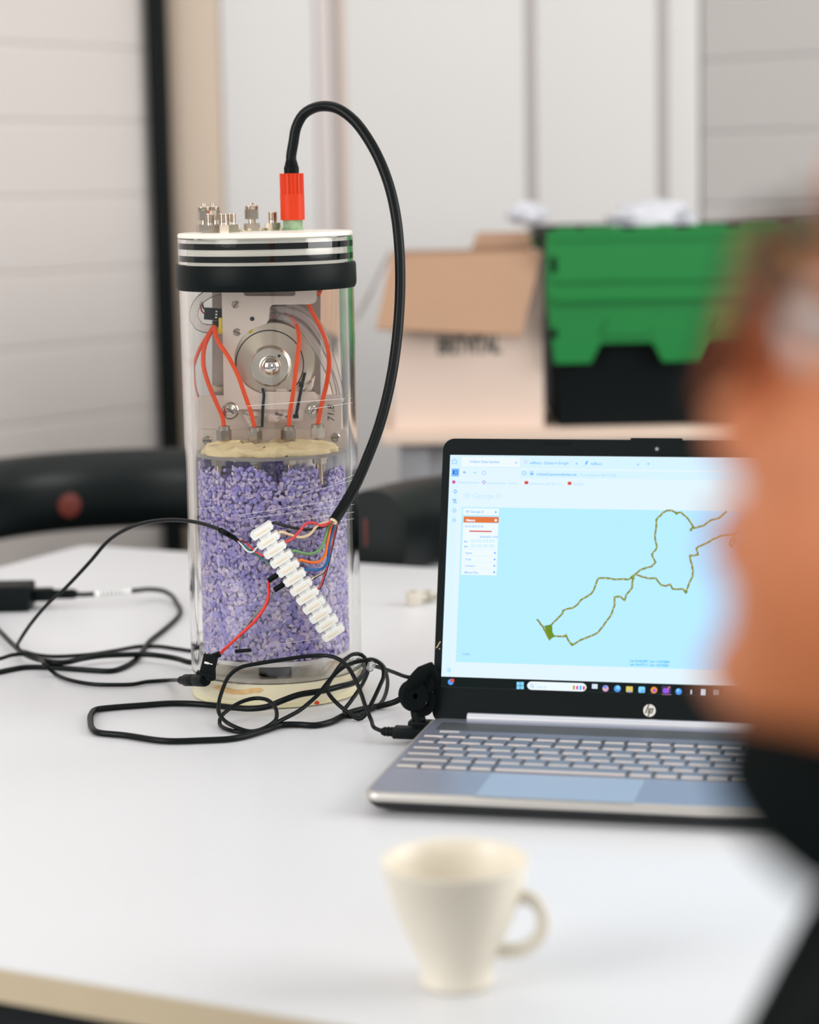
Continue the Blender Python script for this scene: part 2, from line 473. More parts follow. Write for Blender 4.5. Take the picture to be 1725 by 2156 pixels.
# bulkhead, plates
zbh = Pin(570, 945, 0)[2]
g = G(); g.lathe([(0, zbh - 0.003), (RG - 0.0006, zbh - 0.003), (RG - 0.0006, zbh), (0, zbh)], ORIG, seg=80)
g.build('bulkhead_disc', mat('grey_acrylic_disc', (150, 142, 138), 0.25, var=0.15), cyl)
FX = np.array([1.0, 0, 0]); FZ = np.array([0, 0, 1.0])
MP = np.stack([FX, FZ, [0, -1.0, 0]], 1)                    # plate frame: x, z, towards the viewer
def plate(name, pix, d, t, m, parent=cyl):
    q = G(); pts = [Pin(x, y, d) for x, y in pix]
    pl = [(p[0] - CX, p[2]) for p in pts]
    q.prism(pl, t, (CX, CY + d, 0), MP)
    return q.build(name, m, parent)
def arc(cx, cy, r, a0, a1, n=10): return [(cx + r * math.cos(math.radians(a0 + (a1 - a0) * i / n)), cy + r * math.sin(math.radians(a0 + (a1 - a0) * i / n))) for i in range(n + 1)]
REARM = mat('rear_plate_aluminium', (180, 164, 154), 0.5, 1.0, var=0.06, vscale=60, stretch=(1, 1, 40))
plate('rear_plate', [(447, 570), (675, 570), (675, 940), (447, 940)], 0.022, 0.002, REARM)
zoff = 0
plate('mounting_plate', [(416, 946), (416, 842)] + arc(424, 840, 8, 180, 270, 4) + arc(708, 840, 10, 270, 360, 5) + [(719, 946)], 0.005, 0.002, BRUSHED)
plate('mounting_plate', [(414, 946), (414, 912)] + arc(421, 911, 7, 180, 270, 4) + arc(721, 911, 9, 270, 360, 5) + [(730, 946)], 0.0015, 0.002, BRUSHED)
br = [(467, 560), (467.5, 640), (470, 740), (471.5, 834)] + arc(484, 864, 19.5, 225, 70, 12) + [(504, 861), (640, 861)] + arc(661, 863, 18, 160, -20, 10) + [(672, 850), (670, 838)] + arc(657, 837, 13, -10, -90, 5) + [(560, 824), (551, 822)] \
    + arc(567, 756, 73, 103, 255, 20) + [(561, 681), (567, 672), (568, 655)] + arc(578, 651, 10, 180, 270, 4) + [(652, 640)] + arc(656, 628, 11, 90, 0, 4) + [(666, 560), (623, 560), (622, 616)] + arc(616, 616, 7, 0, 90, 3) + arc(520, 616, 7, 90, 180, 3) + [(513, 560)]
DB = -0.014
bracket = plate('bracket', br, DB, 0.0022, BRUSHED)
def screw(px, py, d, r, ang, parent=cyl, h=0.0016, name='slotted_screw'):
    o = Pin(px, py, d)
    q = G(); q.lathe([(r, 0), (r, h * 0.6), (r * 0.82, h), (0, h)], o, MP, 20)
    s = q.build(name, STEEL, parent)
    q = G(); ca, sa = math.cos(ang), math.sin(ang)
    Mx = MP @ np.array([[ca, -sa, 0], [sa, ca, 0], [0, 0, 1]])
    q.box(o + np.array([0, -h, 0]), (r * 1.9, r * 0.28, 0.0003), Mx); q.build('slot', mat('dark_slot', (90, 78, 70), 0.6), s)
    return s
screw(496, 641, DB - 0.002, 0.0034, 1.0); screw(499, 699, DB - 0.002, 0.0034, -0.5)
screw(435, 927, -0.0005, 0.0042, 0.1); screw(706, 920, -0.0005, 0.0042, 0.1)
HOLE = mat('dark_hole', (24, 20, 18), 0.8)
g = G(); o = Pin(531, 671, DB - 0.0023); g.lathe([(0.0019, 0), (0.0019, 0.0003), (0, 0.0003)], o, MP, 16); g.build('screw_hole', HOLE, cyl)
for px, py, ph in ((484.5, 864, 0.2), (660, 862, 0.0)):
    o = Pin(px, py, DB - 0.002)
    q = G()
    if px < 500: q.lathe([(0.0078, 0), (0.0078, 0.0012), (0.0068, 0.002), (0.006, 0.002), (0.006, 0.004), (0.0045, 0.0045), (0, 0.0045)], o, MP, 28)
    else: q.prism(hexpoly(0.0079, 0.25), 0.0042, o, MP)
    n = q.build('hex_nut', STEEL, cyl)
    screw(px, py, DB - 0.0065, 0.0042, -0.7 if px < 500 else 0.95, n, 0.001)
# motor
mo = Pin(568, 766, -0.010)
def turned(name, rgb, rough, aniso):
    m = mat(name, rgb, rough, 1.0); nt = m.node_tree; b = nt.nodes['Principled BSDF']
    b.inputs['Anisotropic'].default_value = aniso
    t = nt.nodes.new('ShaderNodeTangent'); t.direction_type = 'RADIAL'; t.axis = 'Y'
    nt.links.new(t.outputs[0], b.inputs['Tangent']); return m
TURN = turned('turned_steel', (216, 202, 182), 0.32, 0.75)
def lpart(q, name, m, parent, loc, ang=38):
    o = q.build(name, m, parent, local=True, ang=ang); o.location = loc; return o
g = G(); g.lathe([(0.0, -0.03), (0.036, -0.03), (0.037, -0.028), (0.037, -0.004), (0.0355, 0), (0, 0)], (0, 0, 0), MP, 64)
motor = lpart(g, 'pump_motor', TURN, cyl, mo + np.array([0.0035, 0, 0.001]) - ORIG, 30)
g = G(); g.lathe([(0.0304, 0.0001), (0.0304, 0.0005), (0.0294, 0.0005), (0.0294, 0.0001)], mo, MP, 64, close=True); g.build('seal_ring', BLACK, motor)
g = G(); g.lathe([(0.0185, 0.0), (0.0185, 0.002), (0.0172, 0.003), (0.0172, 0.009), (0.0162, 0.010), (0.0095, 0.0102), (0.0085, 0.0095), (0, 0.0095)], (0, 0, 0), MP, 48)
lpart(g, 'hub', turned('turned_hub', (228, 217, 202), 0.26, 0.6), motor, mo + np.array([0.0008, 0, -0.0015]) - wloc(motor), 25)
g = G(); g.lathe([(0.0082, 0.0), (0.008, 0.003), (0.0066, 0.006), (0.004, 0.0078), (0.0012, 0.0085), (0, 0.0085)], mo + np.array([0.0016, -0.0092, -0.0015]), MP, 32); g.build('dome_nut', mat('polished_steel', (225, 220, 214), 0.06, 1.0), motor, ang=60)
g = G(); o = Pin(588, 749, -0.0206); g.lathe([(0.0013, 0), (0.0013, 0.0002), (0, 0.0002)], o, MP, 14); g.build('hub_hole', HOLE, motor)
# fittings with red tubes
FD = -0.022
for px, top, bot in ((472, 896, 926), (537, 898, 927), (608, 896, 925), (669, 892, 920)):
    a = Pin(px, bot, FD); b = Pin(px, top, FD); hgt = b[2] - a[2]
    q = G(); q.prism(hexpoly(0.0066, px * 0.3), hgt * 0.72, a)
    q.lathe([(0.0055, hgt * 0.72), (0.0055, hgt * 0.97), (0.005, hgt), (0.003, hgt), (0.003, hgt * .8)], a, seg=20)
    q.lathe([(0.003, -0.008), (0.003, 0)], a, seg=12)
    q.lathe([(0.007, -0.004), (0.007, -0.003), (0.003, -0.003)], a, seg=16)
    q.build('hex_fitting', STEEL, cyl)
def ptube(name, pts, r, m, parent=cyl, seg=10):
    q = G(); q.tube([Pin(*p) for p in pts], r, seg); return q.build(name, m, parent, ang=80)
RT_ = 0.0019
ptube('red_tube', [(449, 688, -.01), (436, 708, -.004), (418, 738, .004), (405, 780, .012), (403, 808, .018), (410, 828, .02), (424, 842, .02)], RT_, REDTUBE)
ptube('red_tube', [(452, 686, -.012), (440, 706, -.018), (429, 735, -.026), (428, 770, -.03), (440, 812, -.03), (459, 856, -.027), (469, 880, FD), (472, 902, FD)], RT_, REDTUBE)
ptube('red_tube', [(451, 690, -.016), (459, 718, -.024), (479, 748, -.03), (499, 785, -.033), (516, 832, -.031), (530, 872, -.026), (537, 903, FD)], RT_, REDTUBE)
ptube('red_tube', [(600, 660, .002), (618, 674, -.006), (628, 696, -.02), (629, 730, -.032), (624, 770, -.036), (617, 830, -.034), (610, 872, -.027), (608, 902, FD)], RT_, REDTUBE)
ptube('red_tube', [(646, 622, -.006), (654, 650, -.012), (672, 684, -.018), (687, 720, -.022), (693, 760, -.026), (689, 800, -.028), (678, 848, -.026), (668, 898, FD)], RT_, REDTUBE)
ptube('red_tube', [(660, 612, .004), (672, 620, .006), (676, 608, .01), (672, 596, .01)], RT_, REDTUBE)
VINYL = softclear('clear_vinyl_tube', (0.97, 0.95, 0.94), 0.22, (0.95, 0.9, 0.87))
ptube('clear_tube', [(486, 608, .0), (455, 612, -.004), (424, 628, -.008), (408, 650, -.012), (407, 672, -.014), (418, 687, -.014), (440, 692, -.01), (464, 690, -.004)], 0.0042, VINYL, seg=12)
ptube('clear_tube', [(566, 652, -.004), (600, 652, -.004), (640, 668, -.006), (672, 702, -.006), (694, 748, -.004), (710, 800, .002), (718, 842, .01)], 0.0036, VINYL, seg=12)
ptube('clear_tube', [(566, 664, -.002), (596, 668, -.006), (632, 688, -.012), (662, 724, -.012), (684, 764, -.008), (702, 806, .004), (712, 846, .012)], 0.0036, VINYL, seg=12)
ptube('clear_tube', [(604, 640, .004), (630, 650, .006), (660, 672, .006), (682, 706, .006), (690, 730, .008)], 0.0036, VINYL, seg=12)
ptube('clear_tube', [(572, 676, .004), (590, 684, .0), (606, 672, -.002), (610, 645, .0), (606, 620, .002)], 0.0036, VINYL, seg=12)
ptube('signal_wire', [(470, 650, .006), (500, 648, .01), (566, 650, .004), (582, 655, 0), (590, 662, .004), (580, 668, .01)], 0.0011, BLACK)
ptube('signal_wire', [(470, 655, .008), (520, 660, .012), (568, 662, .004), (584, 668, .002), (574, 676, .01)], 0.0011, mat('red_wire', (226, 48, 38), 0.45))
ptube('signal_wire', [(421, 640, -.004), (424, 655, -.008), (432, 662, -.01)], 0.0008, MATS['red_wire'])
ptube('signal_wire', [(424, 636, -.004), (428, 648, -.008), (434, 656, -.01)], 0.0008, BLACK)
# pin connector
o = Pin(450, 661, -0.010); rm = frame((0, -1, 0), (1, 0, -0.10))
g = G(); g.box(o, (0.0165, 0.0105, 0.005), rm, bevel=0.0004)
pc = g.build('pin_connector', BLACK, cyl)
for k in range(3):
    g = G(); g.box(o + rm @ np.array([0.0025, (k - 1) * 0.0026, 0.0026]), (0.0016, 0.0013, 0.0006), rm); g.build('connector_window', mat('bare_white', (240, 236, 226), 0.5), pc)
g = G(); o = Pin(455, 681, -0.008); g.box(o, (0.006, 0.006, 0.005), bevel=0.0005); g.build('pin_connector', BLACK, cyl)
YEL = mat('yellow_tie', (240, 214, 40), 0.45)
g = G(); o = Pin(464.5, 680, -0.012); g.box(o, (0.0032, 0.004, 0.010), bevel=0.001); o = Pin(463.5, 696, -0.013); g.box(o, (0.0046, 0.005, 0.0056), bevel=0.001); g.build('cable_tie', YEL, cyl)
g = G(); o = Pin(527, 694, -0.0105); g.box(o, (0.004, 0.001, 0.006), frame((0, -1, 0), (1, 0, 0.3))[:, [0, 2, 1]], bevel=0.0004); g.build('cable_tie', YEL, cyl)
g = G(); o = Pin(461, 817, 0.002); g.box(o, (0.011, 0.008, 0.004), frame((0, -0.2, 1), (1, 0, 0.62)), bevel=0.0006); g.build('terminal_lug', mat('tinned_lug', (206, 190, 160), 0.4, 0.8), cyl)
# silica packet
def pillow(pix, d, puff, parent, name, m):
    pts = [Pin(x, y, d) for x, y in pix]; c = np.mean(pts, 0); n = len(pts)
    V = list(pts); F = []
    rings = [np.array(pts)]
    for k, f in enumerate((0.8, 0.5, 0.2)):
        h = puff * (0.6, 0.92, 1.0)[k]
        for sgn in (-1, 1): pass
        rings.append(np.array([c + (p - c) * f + np.array([0, -h * (1 + 0.25 * math.sin(3 * i + k)), 0.0]) for i, p in enumerate(pts)]))
    q = G(); allv = np.concatenate(rings); F = []
    for k in range(3):
        for i in range(n):
            j = (i + 1) % n; F.append((k * n + i, k * n + j, (k + 1) * n + j, (k + 1) * n + i))
    F.append(tuple(3 * n + i for i in range(n))); F.append(tuple(range(n))[::-1])
    q.add(allv, F)
    return q.build(name, m, parent, ang=70)
PACK = mat('white_desiccant_paper', (238, 222, 212), 0.7, var=0.05, vscale=90, bump=0.3, bscale=160)
pk = pillow([(558, 812), (575, 806), (606, 804), (628, 812), (634, 836), (640, 866), (634, 886), (606, 892), (574, 891), (556, 884), (550, 860), (551, 832)], -0.004, 0.0085, cyl, 'silica_packet', PACK)
pillow([(554, 866), (580, 864), (610, 864), (640, 868), (636, 886), (608, 893), (574, 892), (557, 885)], -0.008, 0.0095, pk, 'packet_end', PACK)
pillow([(505, 862), (524, 858), (548, 862), (551, 880), (541, 900), (537, 910), (526, 898), (512, 880)], -0.008, 0.007, pk, 'packet_end', PACK)
pillow([(634, 806), (642, 796), (652, 798), (664, 790), (660, 812), (655, 822), (640, 826)], -0.006, 0.003, pk, 'packet_end', PACK)
INK = mat('black_ink', (40, 34, 34), 0.6)
def plate_text(s, px, py, d, size, ang, parent, name='lettering', shear=0.0, bold=0.0):
    V, F = text_geo(s, size, 'CENTER', shear, 0.0, bold)
    ca, sa = math.cos(ang), math.sin(ang)
    V = V @ np.array([[ca, -sa, 0], [sa, ca, 0], [0, 0, 1]]).T
    q = G(); q.add(V @ MP.T + Pin(px, py, d), F); return q.build(name, INK, parent, smooth=False)
plate_text('71,8', 703.5, 870, -0.0005 + 0.0028, 0.0088, PI / 2, cyl, shear=0.2)
plate_text('SILICA GEL', 596, 876, -0.0172, 0.0030, -0.25, pk, bold=0.0001)
plate_text('DESICCANT', 526, 876, -0.0152, 0.0026, -0.3, pk)
plate_text('100%', 650, 808, -0.0105, 0.0036, 0.5, pk)
ptube('cable_tie', [(553, 818, -.016), (556, 830, -.0185), (554, 850, -.018), (553, 874, -.0165), (552, 898, -.014)], 0.0013, BLACK)
ptube('cable_tie', [(642, 784, -.017), (636, 810, -.0185), (630, 840, -.0195), (624, 872, -.0185)], 0.0014, BLACK)
g = G(); g.box(Pin(634.5, 809, -0.019), (0.0042, 0.004, 0.0046), bevel=0.0006); g.build('tie_head', BLACK, cyl); g = G(); g.box(Pin(623, 876, -0.0185), (0.005, 0.004, 0.0034), bevel=0.0006); g.build('tie_head', BLACK, cyl)
# putty on the bulkhead
g = G(); n = 60; rings = []
for k, (f, h) in enumerate(((1.02, -0.0035), (1.06, 0.003), (1.0, 0.0065), (0.84, 0.0082), (0.5, 0.0086))):
    ring = []
    for i in range(n):
        t = 2 * PI * i / n
        w = 1 + 0.05 * math.sin(7 * t + k) + 0.035 * math.sin(17 * t + 2 * k) + 0.03 * math.sin(29 * t)
        ring.append((CX + 0.0545 * f * w * math.cos(t), CY - 0.030 + (0.030 if math.sin(t) < 0 else 0.022) * f * w * math.sin(t) * (0.98), zbh + (h * (1 + 0.26 * math.sin(9 * t + 1.3) + 0.14 * math.sin(23 * t)) if h > 0 else h * (0.5 + 0.5 * math.sin(11 * t) + 0.4 * math.sin(26 * t))) ))
    rings.append(ring)
V = np.array(rings).reshape(-1, 3); F = []
rr = np.hypot(V[:, 0] - CX, V[:, 1] - CY); lim = RG - 0.0008; k_ = np.minimum(1, lim / np.maximum(rr, 1e-6))
V[:, 0] = CX + (V[:, 0] - CX) * k_; V[:, 1] = CY + (V[:, 1] - CY) * k_
for k in range(4):
    for i in range(n):
        j = (i + 1) % n; F.append((k * n + i, k * n + j, (k + 1) * n + j, (k + 1) * n + i))
F.append(tuple(4 * n + i for i in range(n)))
g.add(V, F); g.build('putty', mat('beige_putty', (250, 226, 176), 0.8, var=0.08, vscale=150, bump=0.6, bscale=220), cyl, ang=60)
# studs under the bulkhead
for px in (460, 537, 610, 672):
    a = Pin(px, 950, -0.045); a[2] = zbh - 0.003
    q = G(); q.prism(hexpoly(0.006, px), 0.005, a - np.array([0, 0, 0.005])); q.lathe([(r, z - 0.024) for r, z in thread(0.0034, 12, 0.0016)], a, seg=12); q.build('threaded_stud', STEEL, cyl)
# lower chamber: granules
zg0 = Pin(575, 1392, -0.066)[2]; zg1 = zbh - 0.006
g = G(); g.lathe([(0, zg0 - 0.005), (RG - 0.0008, zg0 - 0.005), (RG - 0.0008, zg0 - 0.0012), (0, zg0 - 0.0012)], ORIG, seg=64)
g.build('chamber_floor', mat('clear_grey_disc', (226, 222, 220), 0.2, var=0.08), cyl)
zk = Pin(583, 1424, -0.03)[2]
g = G(); g.lathe([(0.004, zplug), (0.0145, zplug), (0.0145, zg0 - 0.012), (0.012, zg0 - 0.009), (0.006, zg0 - 0.009), (0.006, zg0 - 0.005)], ORIG + np.array([0, -0.030, 0]), seg=32)
g.build('drain_knob', BLACK, cyl)
g = G(); g.lathe([(RG - 0.004, zplug), (RG - 0.0008, zplug), (RG - 0.0008, zplug + 0.003), (RG - 0.004, zplug + 0.003)], ORIG, seg=64, close=True); g.build('clamp_ring', mat('pale_grey_ring', (205, 200, 190), 0.4), cyl)
def ico():
    b = bmesh.new(); bmesh.ops.create_icosphere(b, subdivisions=1, radius=1.0); b.verts.index_update()
    V = np.array([v.co[:] for v in b.verts]); F = np.array([[v.index for v in f.verts] for f in b.faces]); b.free(); return V, F
IV, IF = ico()
variants = [IV * (1 + rng.uniform(-0.32, 0.22, (len(IV), 1))) for _ in range(14)]
VV, FF, cnt = [], [], 0
def gran_top(th):
    return zg1 - 0.003 - 0.005 * (0.5 + 0.5 * math.sin(5.3 * th + 0.6)) - 0.012 * max(0, math.sin(9 * th + 2.1)) ** 3 - 0.02 * max(0, math.sin(th + 0.9)) ** 6 - 0.012 * max(0, math.sin(th - 0.9 + PI)) ** 40
for layer, (rad, sp) in enumerate(((RG - 0.0022, 0.0041), (RG - 0.0046, 0.0044), (RG - 0.0072, 0.0050), (0.0565, 0.005), (0.051, 0.0056), (0.0455, 0.006))):
    nz = int((zg1 - zg0) / sp)
    for iz in range(nz):
        zz = zg0 + (iz + 0.5) * sp
        fz = (zz - zg0) / (zg1 - zg0)
        if layer > 2 and zz < zg1 - 0.042: continue
        scl = 1.10 - 0.30 * fz
        nt_ = int(2 * PI * rad / (sp * scl))
        for it in range(nt_):
            th = 2 * PI * (it + 0.5 * (iz % 2)) / nt_ + rng.normal(0, 0.018)
            z = zz + rng.normal(0, 0.0009)
            if z > gran_top(th) + rng.normal(0, 0.0015): continue
            s = rng.uniform(0.0022, 0.0039) * scl
            sc = np.array([s * rng.uniform(0.85, 1.25), s * rng.uniform(0.6, 0.95), s * rng.uniform(0.42, 0.7)])
            V = variants[rng.integers(14)] * sc
            a = rng.uniform(0, 2 * PI); ca, sa = math.cos(a), math.sin(a)
            V = V @ np.array([[ca, -sa, 0], [sa, ca, 0], [0, 0, 1]]).T
            t1, t2 = rng.normal(0, 0.27, 2)
            V = V @ np.array([[math.cos(t1), 0, math.sin(t1)], [0, 1, 0], [-math.sin(t1), 0, math.cos(t1)]]).T
            V = V @ np.array([[1, 0, 0], [0, math.cos(t2), -math.sin(t2)], [0, math.sin(t2), math.cos(t2)]]).T
            er = np.array([math.cos(th), math.sin(th), 0]); et = np.array([-er[1], er[0], 0])
            rj = rad + rng.normal(0, 0.0004)
            W = V[:, :1] * et + V[:, 1:2] * np.array([0, 0, 1.0]) + V[:, 2:3] * er + er * rj + np.array([0, 0, z])
            rw = np.hypot(W[:, 0], W[:, 1]); kk = np.minimum(1, (RG - 0.0004) / rw); W[:, 0] *= kk; W[:, 1] *= kk
            VV.append(W); FF.append(IF + cnt); cnt += len(W)
nco = 64; a = np.linspace(0, 2 * PI, nco, endpoint=False)
Vc = np.concatenate([np.stack([0.0575 * np.cos(a), 0.0575 * np.sin(a), a * 0 + zg0], 1), np.stack([0.0575 * np.cos(a), 0.0575 * np.sin(a), a * 0 + zg1 - 0.036], 1)])
core = [(i, (i + 1) % nco, nco + (i + 1) % nco, nco + i) for i in range(nco)] + [tuple(range(nco, 2 * nco))]
me = bpy.data.meshes.new('granules')
me.from_pydata(np.concatenate(VV + [Vc]).tolist(), [], np.concatenate(FF).tolist() + [tuple(i + cnt for i in f) for f in core])
me.polygons.foreach_set('use_smooth', [False] * len(me.polygons))
gm = bpy.data.materials.new('violet_granule'); gm.use_nodes = True
nt = gm.node_tree; b = nt.nodes['Principled BSDF']; b.inputs['Roughness'].default_value = 0.7
geo = nt.nodes.new('ShaderNodeNewGeometry'); rp = nt.nodes.new('ShaderNodeValToRGB')
el = rp.color_ramp.elements
el[0].position = 0.0; el[0].color = (*s2l((150, 140, 214)), 1)
el[1].position = 1.0; el[1].color = (*s2l((226, 216, 236)), 1)
for p_, c_ in ((0.25, (176, 166, 232)), (0.5, (190, 172, 222)), (0.7, (204, 196, 238)), (0.85, (214, 196, 228))):
    e = el.new(p_); e.color = (*s2l(c_), 1)
nt.links.new(geo.outputs['Random Per Island'], rp.inputs[0]); nt.links.new(rp.outputs[0], b.inputs['Base Color'])
me.materials.append(gm)
go = bpy.data.objects.new('granules', me); COL.objects.link(go); go.parent = cyl; go['kind'] = 'stuff'
# fine scratches on the tube
for (x0, y0), (x1, y1) in (((520, 855), (742, 838)), ((650, 862), (742, 848)), ((500, 1085), (742, 1048)), ((520, 1092), (745, 1062)), ((600, 1100), (745, 1078)), ((640, 1040), (744, 1010)), ((590, 1356), (690, 1342)), ((424, 1350), (444, 1354)), ((560, 1122), (745, 1092)), ((415, 1072), (450, 1068)), ((700, 1020), (744, 1000))):
    g = G(); g.tube([oncyl(x0 + (x1 - x0) * t, y0 + (y1 - y0) * t, CR + 0.00003) for t in np.linspace(0, 1, 12)], 0.00016, 4); g.build('scratch', mat('white_scratch', (238, 236, 236), 0.6), cyl)
# ------------------------------------------------------------------ signal cable with red connector
def copy_tree(o, parent, loc=None):
    c = copy_part(o, parent, loc)
    for ch in list(o.children): copy_tree(ch, c)
    return c
def keep_off(p, r):
    """push cable points out of the cylinder"""
    p = np.array(p, float)
    dx = p[:, 0] - CX; dy = p[:, 1] - CY; d = np.hypot(dx, dy); lim = CR + r + 0.0004
    k = np.where((d < lim) & (p[:, 2] < ZTOP), lim / np.maximum(d, 1e-6), 1.0)
    p[:, 0] = CX + dx * k; p[:, 1] = CY + dy * k
    return p
DCON = 0.046
co = P(617, 481, DCON); co[2] = ZTOP
sc_ = thing('signal_cable', 'thick black cable with red connector collar arching above the clear cylinder', 'cable', co)
g = G(); g.prism(hexpoly(0.0092, 0.25), P(617, 463, DCON)[2] - ZTOP + 0.001, co)
g.lathe([(0.0096, 0), (0.0096, 0.0008), (0.009, 0.001)], co, seg=24)
g.build('connector_nut', mat('green_stained_nut', (150, 178, 142), 0.45, 0.35, var=0.5, vscale=180), sc_)
zr0, zr1 = P(617, 463, DCON)[2], P(617, 365, DCON)[2]
g = G()
RR = 0.0110
g.lathe([(0.0092, zr0), (RR, zr0), (RR, zr0 + (zr1 - zr0) * 0.55), (RR - 0.0004, zr0 + (zr1 - zr0) * 0.56)], (co[0], co[1], 0), seg=40)
fl = []
for i in range(72):
    t = 2 * PI * i / 72; fl.append(((RR - 0.0001 - (0.0009 if i % 4 == 0 else 0)) * math.cos(t), (RR - 0.0001 - (0.0009 if i % 4 == 0 else 0)) * math.sin(t)))
g.prism(fl, (zr1 - zr0) * 0.45, (co[0], co[1], zr0 + (zr1 - zr0) * 0.55))
g.build('red_collar', mat('red_connector_plastic', (214, 56, 14), 0.42, var=0.03, spec=0.3), sc_)
zb_ = P(617, 336, DCON)[2]
g = G(); g.lathe([(0.0068, zr1 - 0.004), (0.0068, zr1 + 0.0055), (0.0064, zr1 + 0.006), (0.0048, zb_), (0.004, zb_)], (co[0], co[1], 0), seg=32)
g.build('boot', RUBBER, sc_)
cpx = [(617, 352), (617.5, 330), (618, 300), (624, 268), (639, 241), (662, 227), (687, 223.5), (714, 230), (746, 254), (776, 294), (801, 341), (821, 396), (834, 456), (841, 522), (843, 590), (840.5, 660), (834, 730), (825, 790), (812, 850), (795, 908), (773, 966), (749, 1021), (723, 1067), (704, 1096)]
cd = np.concatenate([np.full(5, DCON), np.linspace(DCON - 0.004, -0.089, len(cpx) - 5)])
pts = [P(x, y, d) for (x, y), d in zip(cpx, cd)]
pts = [np.array([co[0], co[1], p[2]]) if i < 2 else p for i, p in enumerate(pts)]
g = G(); g.tube(pts, 0.0047, 16); g.build('cable_jacket', CABLE, sc_, ang=80)
cend = pts[-1]; cdir = unit(pts[-1] - pts[-2])
g = G(); g.lathe([(0.0035, -0.001), (0.0038, 0.0008), (0.003, 0.002), (0.0012, 0.0012)], cend, frame(cdir), 14); g.build('fibre_filler', mat('cream_filler', (236, 214, 178), 0.8, var=0.15, vscale=300), sc_)

# ------------------------------------------------------------------ terminal strip
TA, TB = P(551.5, 1117, -0.0895), P(701.7, 1331, -0.0760)
NT = 12
e1 = unit(TB - TA); pitch = np.linalg.norm(TB - TA) / (NT - 1)
e3 = unit(np.array([0, -1.0, 0.0]) - e1 * (np.array([0, -1.0, 0]) @ e1)); e2 = np.cross(e3, e1)      # e3 faces the viewer
if e2[0] < 0: e2 = -e2
TM = np.stack([e2, e1, e3], 1)
strip = thing('terminal_strip', 'white nylon screw terminal strip hanging slantwise against the clear cylinder', 'terminal strip', TA)
def term_poly(L, w, c): return [(-L + c, -w), (L - c, -w), (L, -w + c), (L, w - c), (L - c, w), (-L + c, w), (-L, w - c), (-L, -w + c)]
g = G(); g.prism(term_poly(0.0100, 0.0034, 0.0009), 0.0095, e3 * -0.0050, TM)
g.prism(term_poly(0.0108, 0.0027, 0.0006), 0.005, e3 * -0.0030, TM)
g.prism(term_poly(0.0062, 0.0029, 0.0006), 0.0018, e3 * 0.0045, TM)
t0 = g.build('terminal', NYLON, strip, local=True)
g = G(); g.box(e3 * 0.0061, (0.0112, 0.0019, 0.0006), TM, bevel=0.0002); bi = g.build('brass_insert', mat('beige_insert', (242, 224, 192), 0.5), t0, local=True)
for s_ in (-1, 1):
    g = G(); g.lathe([(0.0016, 0), (0.0016, 0.0006), (0, 0.0006)], e2 * 0.0103 * s_, frame(e2 * s_), 12); g.build('wire_port', mat('grey_port', (150, 150, 156), 0.6), t0, local=True)
g = G(); g.box(e1 * pitch / 2 - e3 * 0.0004, (0.0106, pitch - 0.0045, 0.0094), TM, bevel=0.0006); w0 = g.build('web', NYLON, strip, local=True)
g = G(); g.lathe([(0.0018, 0), (0.0018, 0.0004), (0.0014, 0.0004), (0.0012, 0.0001), (0, 0.0001)], e1 * pitch / 2 + e3 * 0.0043, np.stack([e2, e1, e3], 1), 14); g.build('screw_recess', NYLON, w0, local=True)
for i in range(1, NT):
    copy_tree(t0, strip, e1 * pitch * i)
    if i < NT - 1: copy_tree(w0, strip, e1 * pitch * i)
def tend(i, s): return TA + e1 * pitch * i + e2 * 0.0100 * s
def front(px, py, gap=0.005): return oncyl(px, py, CR + gap)
WR = {'black': (24, 28, 28), 'red': (222, 74, 78), 'tan': (238, 208, 168), 'green': (112, 160, 104), 'orange': (244, 116, 36), 'blue': (18, 96, 158), 'white': (240, 240, 236), 'darkgreen': (46, 110, 92), 'brightred': (232, 52, 34), 'grey': (136, 134, 126)}
def wmat(c): return mat('wire_' + c, WR[c], 0.4)
def wire(name, c, pts, r, parent, lab=None):
    q = G(); q.tube(pts, r, 8, 0.002); o = q.build(name, wmat(c), parent, ang=80)
    if lab: o['label'] = lab
    return o
ce = cend + cdir * 0.0005
def bun(dx, dy, dep=0): return ce + RT * dx + UP * dy - FW * dep
for i, c, mids, b_ in (
    (0, 'black', [(592, 1105), (622, 1112), (652, 1115), (680, 1109)], (-.002, .001)),
    (1, 'tan', [(608, 1125), (634, 1131), (652, 1125), (668, 1107), (682, 1101)], (-.001, .0012)),
    (2, 'red', [(616, 1134), (632, 1117), (646, 1102), (660, 1101), (676, 1107)], (-.0022, 0.0002)),
    (3, 'green', [(632, 1163), (655, 1166), (674, 1156), (684, 1135), (690, 1112)], (-.0012, .0)),
    (4, 'orange', [(644, 1182), (668, 1184), (684, 1170), (690, 1140), (696, 1112)], (.0002, .0002)),
    (5, 'blue', [(660, 1200), (680, 1197), (690, 1182), (694, 1145), (702, 1112)], (.0012, .0)),
    (6, 'tan', [(668, 1213), (680, 1205), (690, 1180), (698, 1140), (705, 1112)], (.0018, .0)),
    (7, 'red', [(680, 1220), (688, 1195), (696, 1160), (703, 1130), (707, 1112)], (.002, .0004))):
    pts = [tend(i, 0.9), tend(i, 1.25)] + [front(x, y, 0.0055 + 0.0006 * (i % 3)) for x, y in mids] + [bun(b_[0], -b_[1] * 0, 0), bun(b_[0], 0) - cdir * 0.003]
    thin = i >= 6
    wire('wire', c, pts, 0.0013 if not thin else 0.0008, sc_, c + ' core')
    if thin: wire('wire', 'black', [p + RT * 0.0011 for p in pts], 0.0005, sc_, 'thin black core')

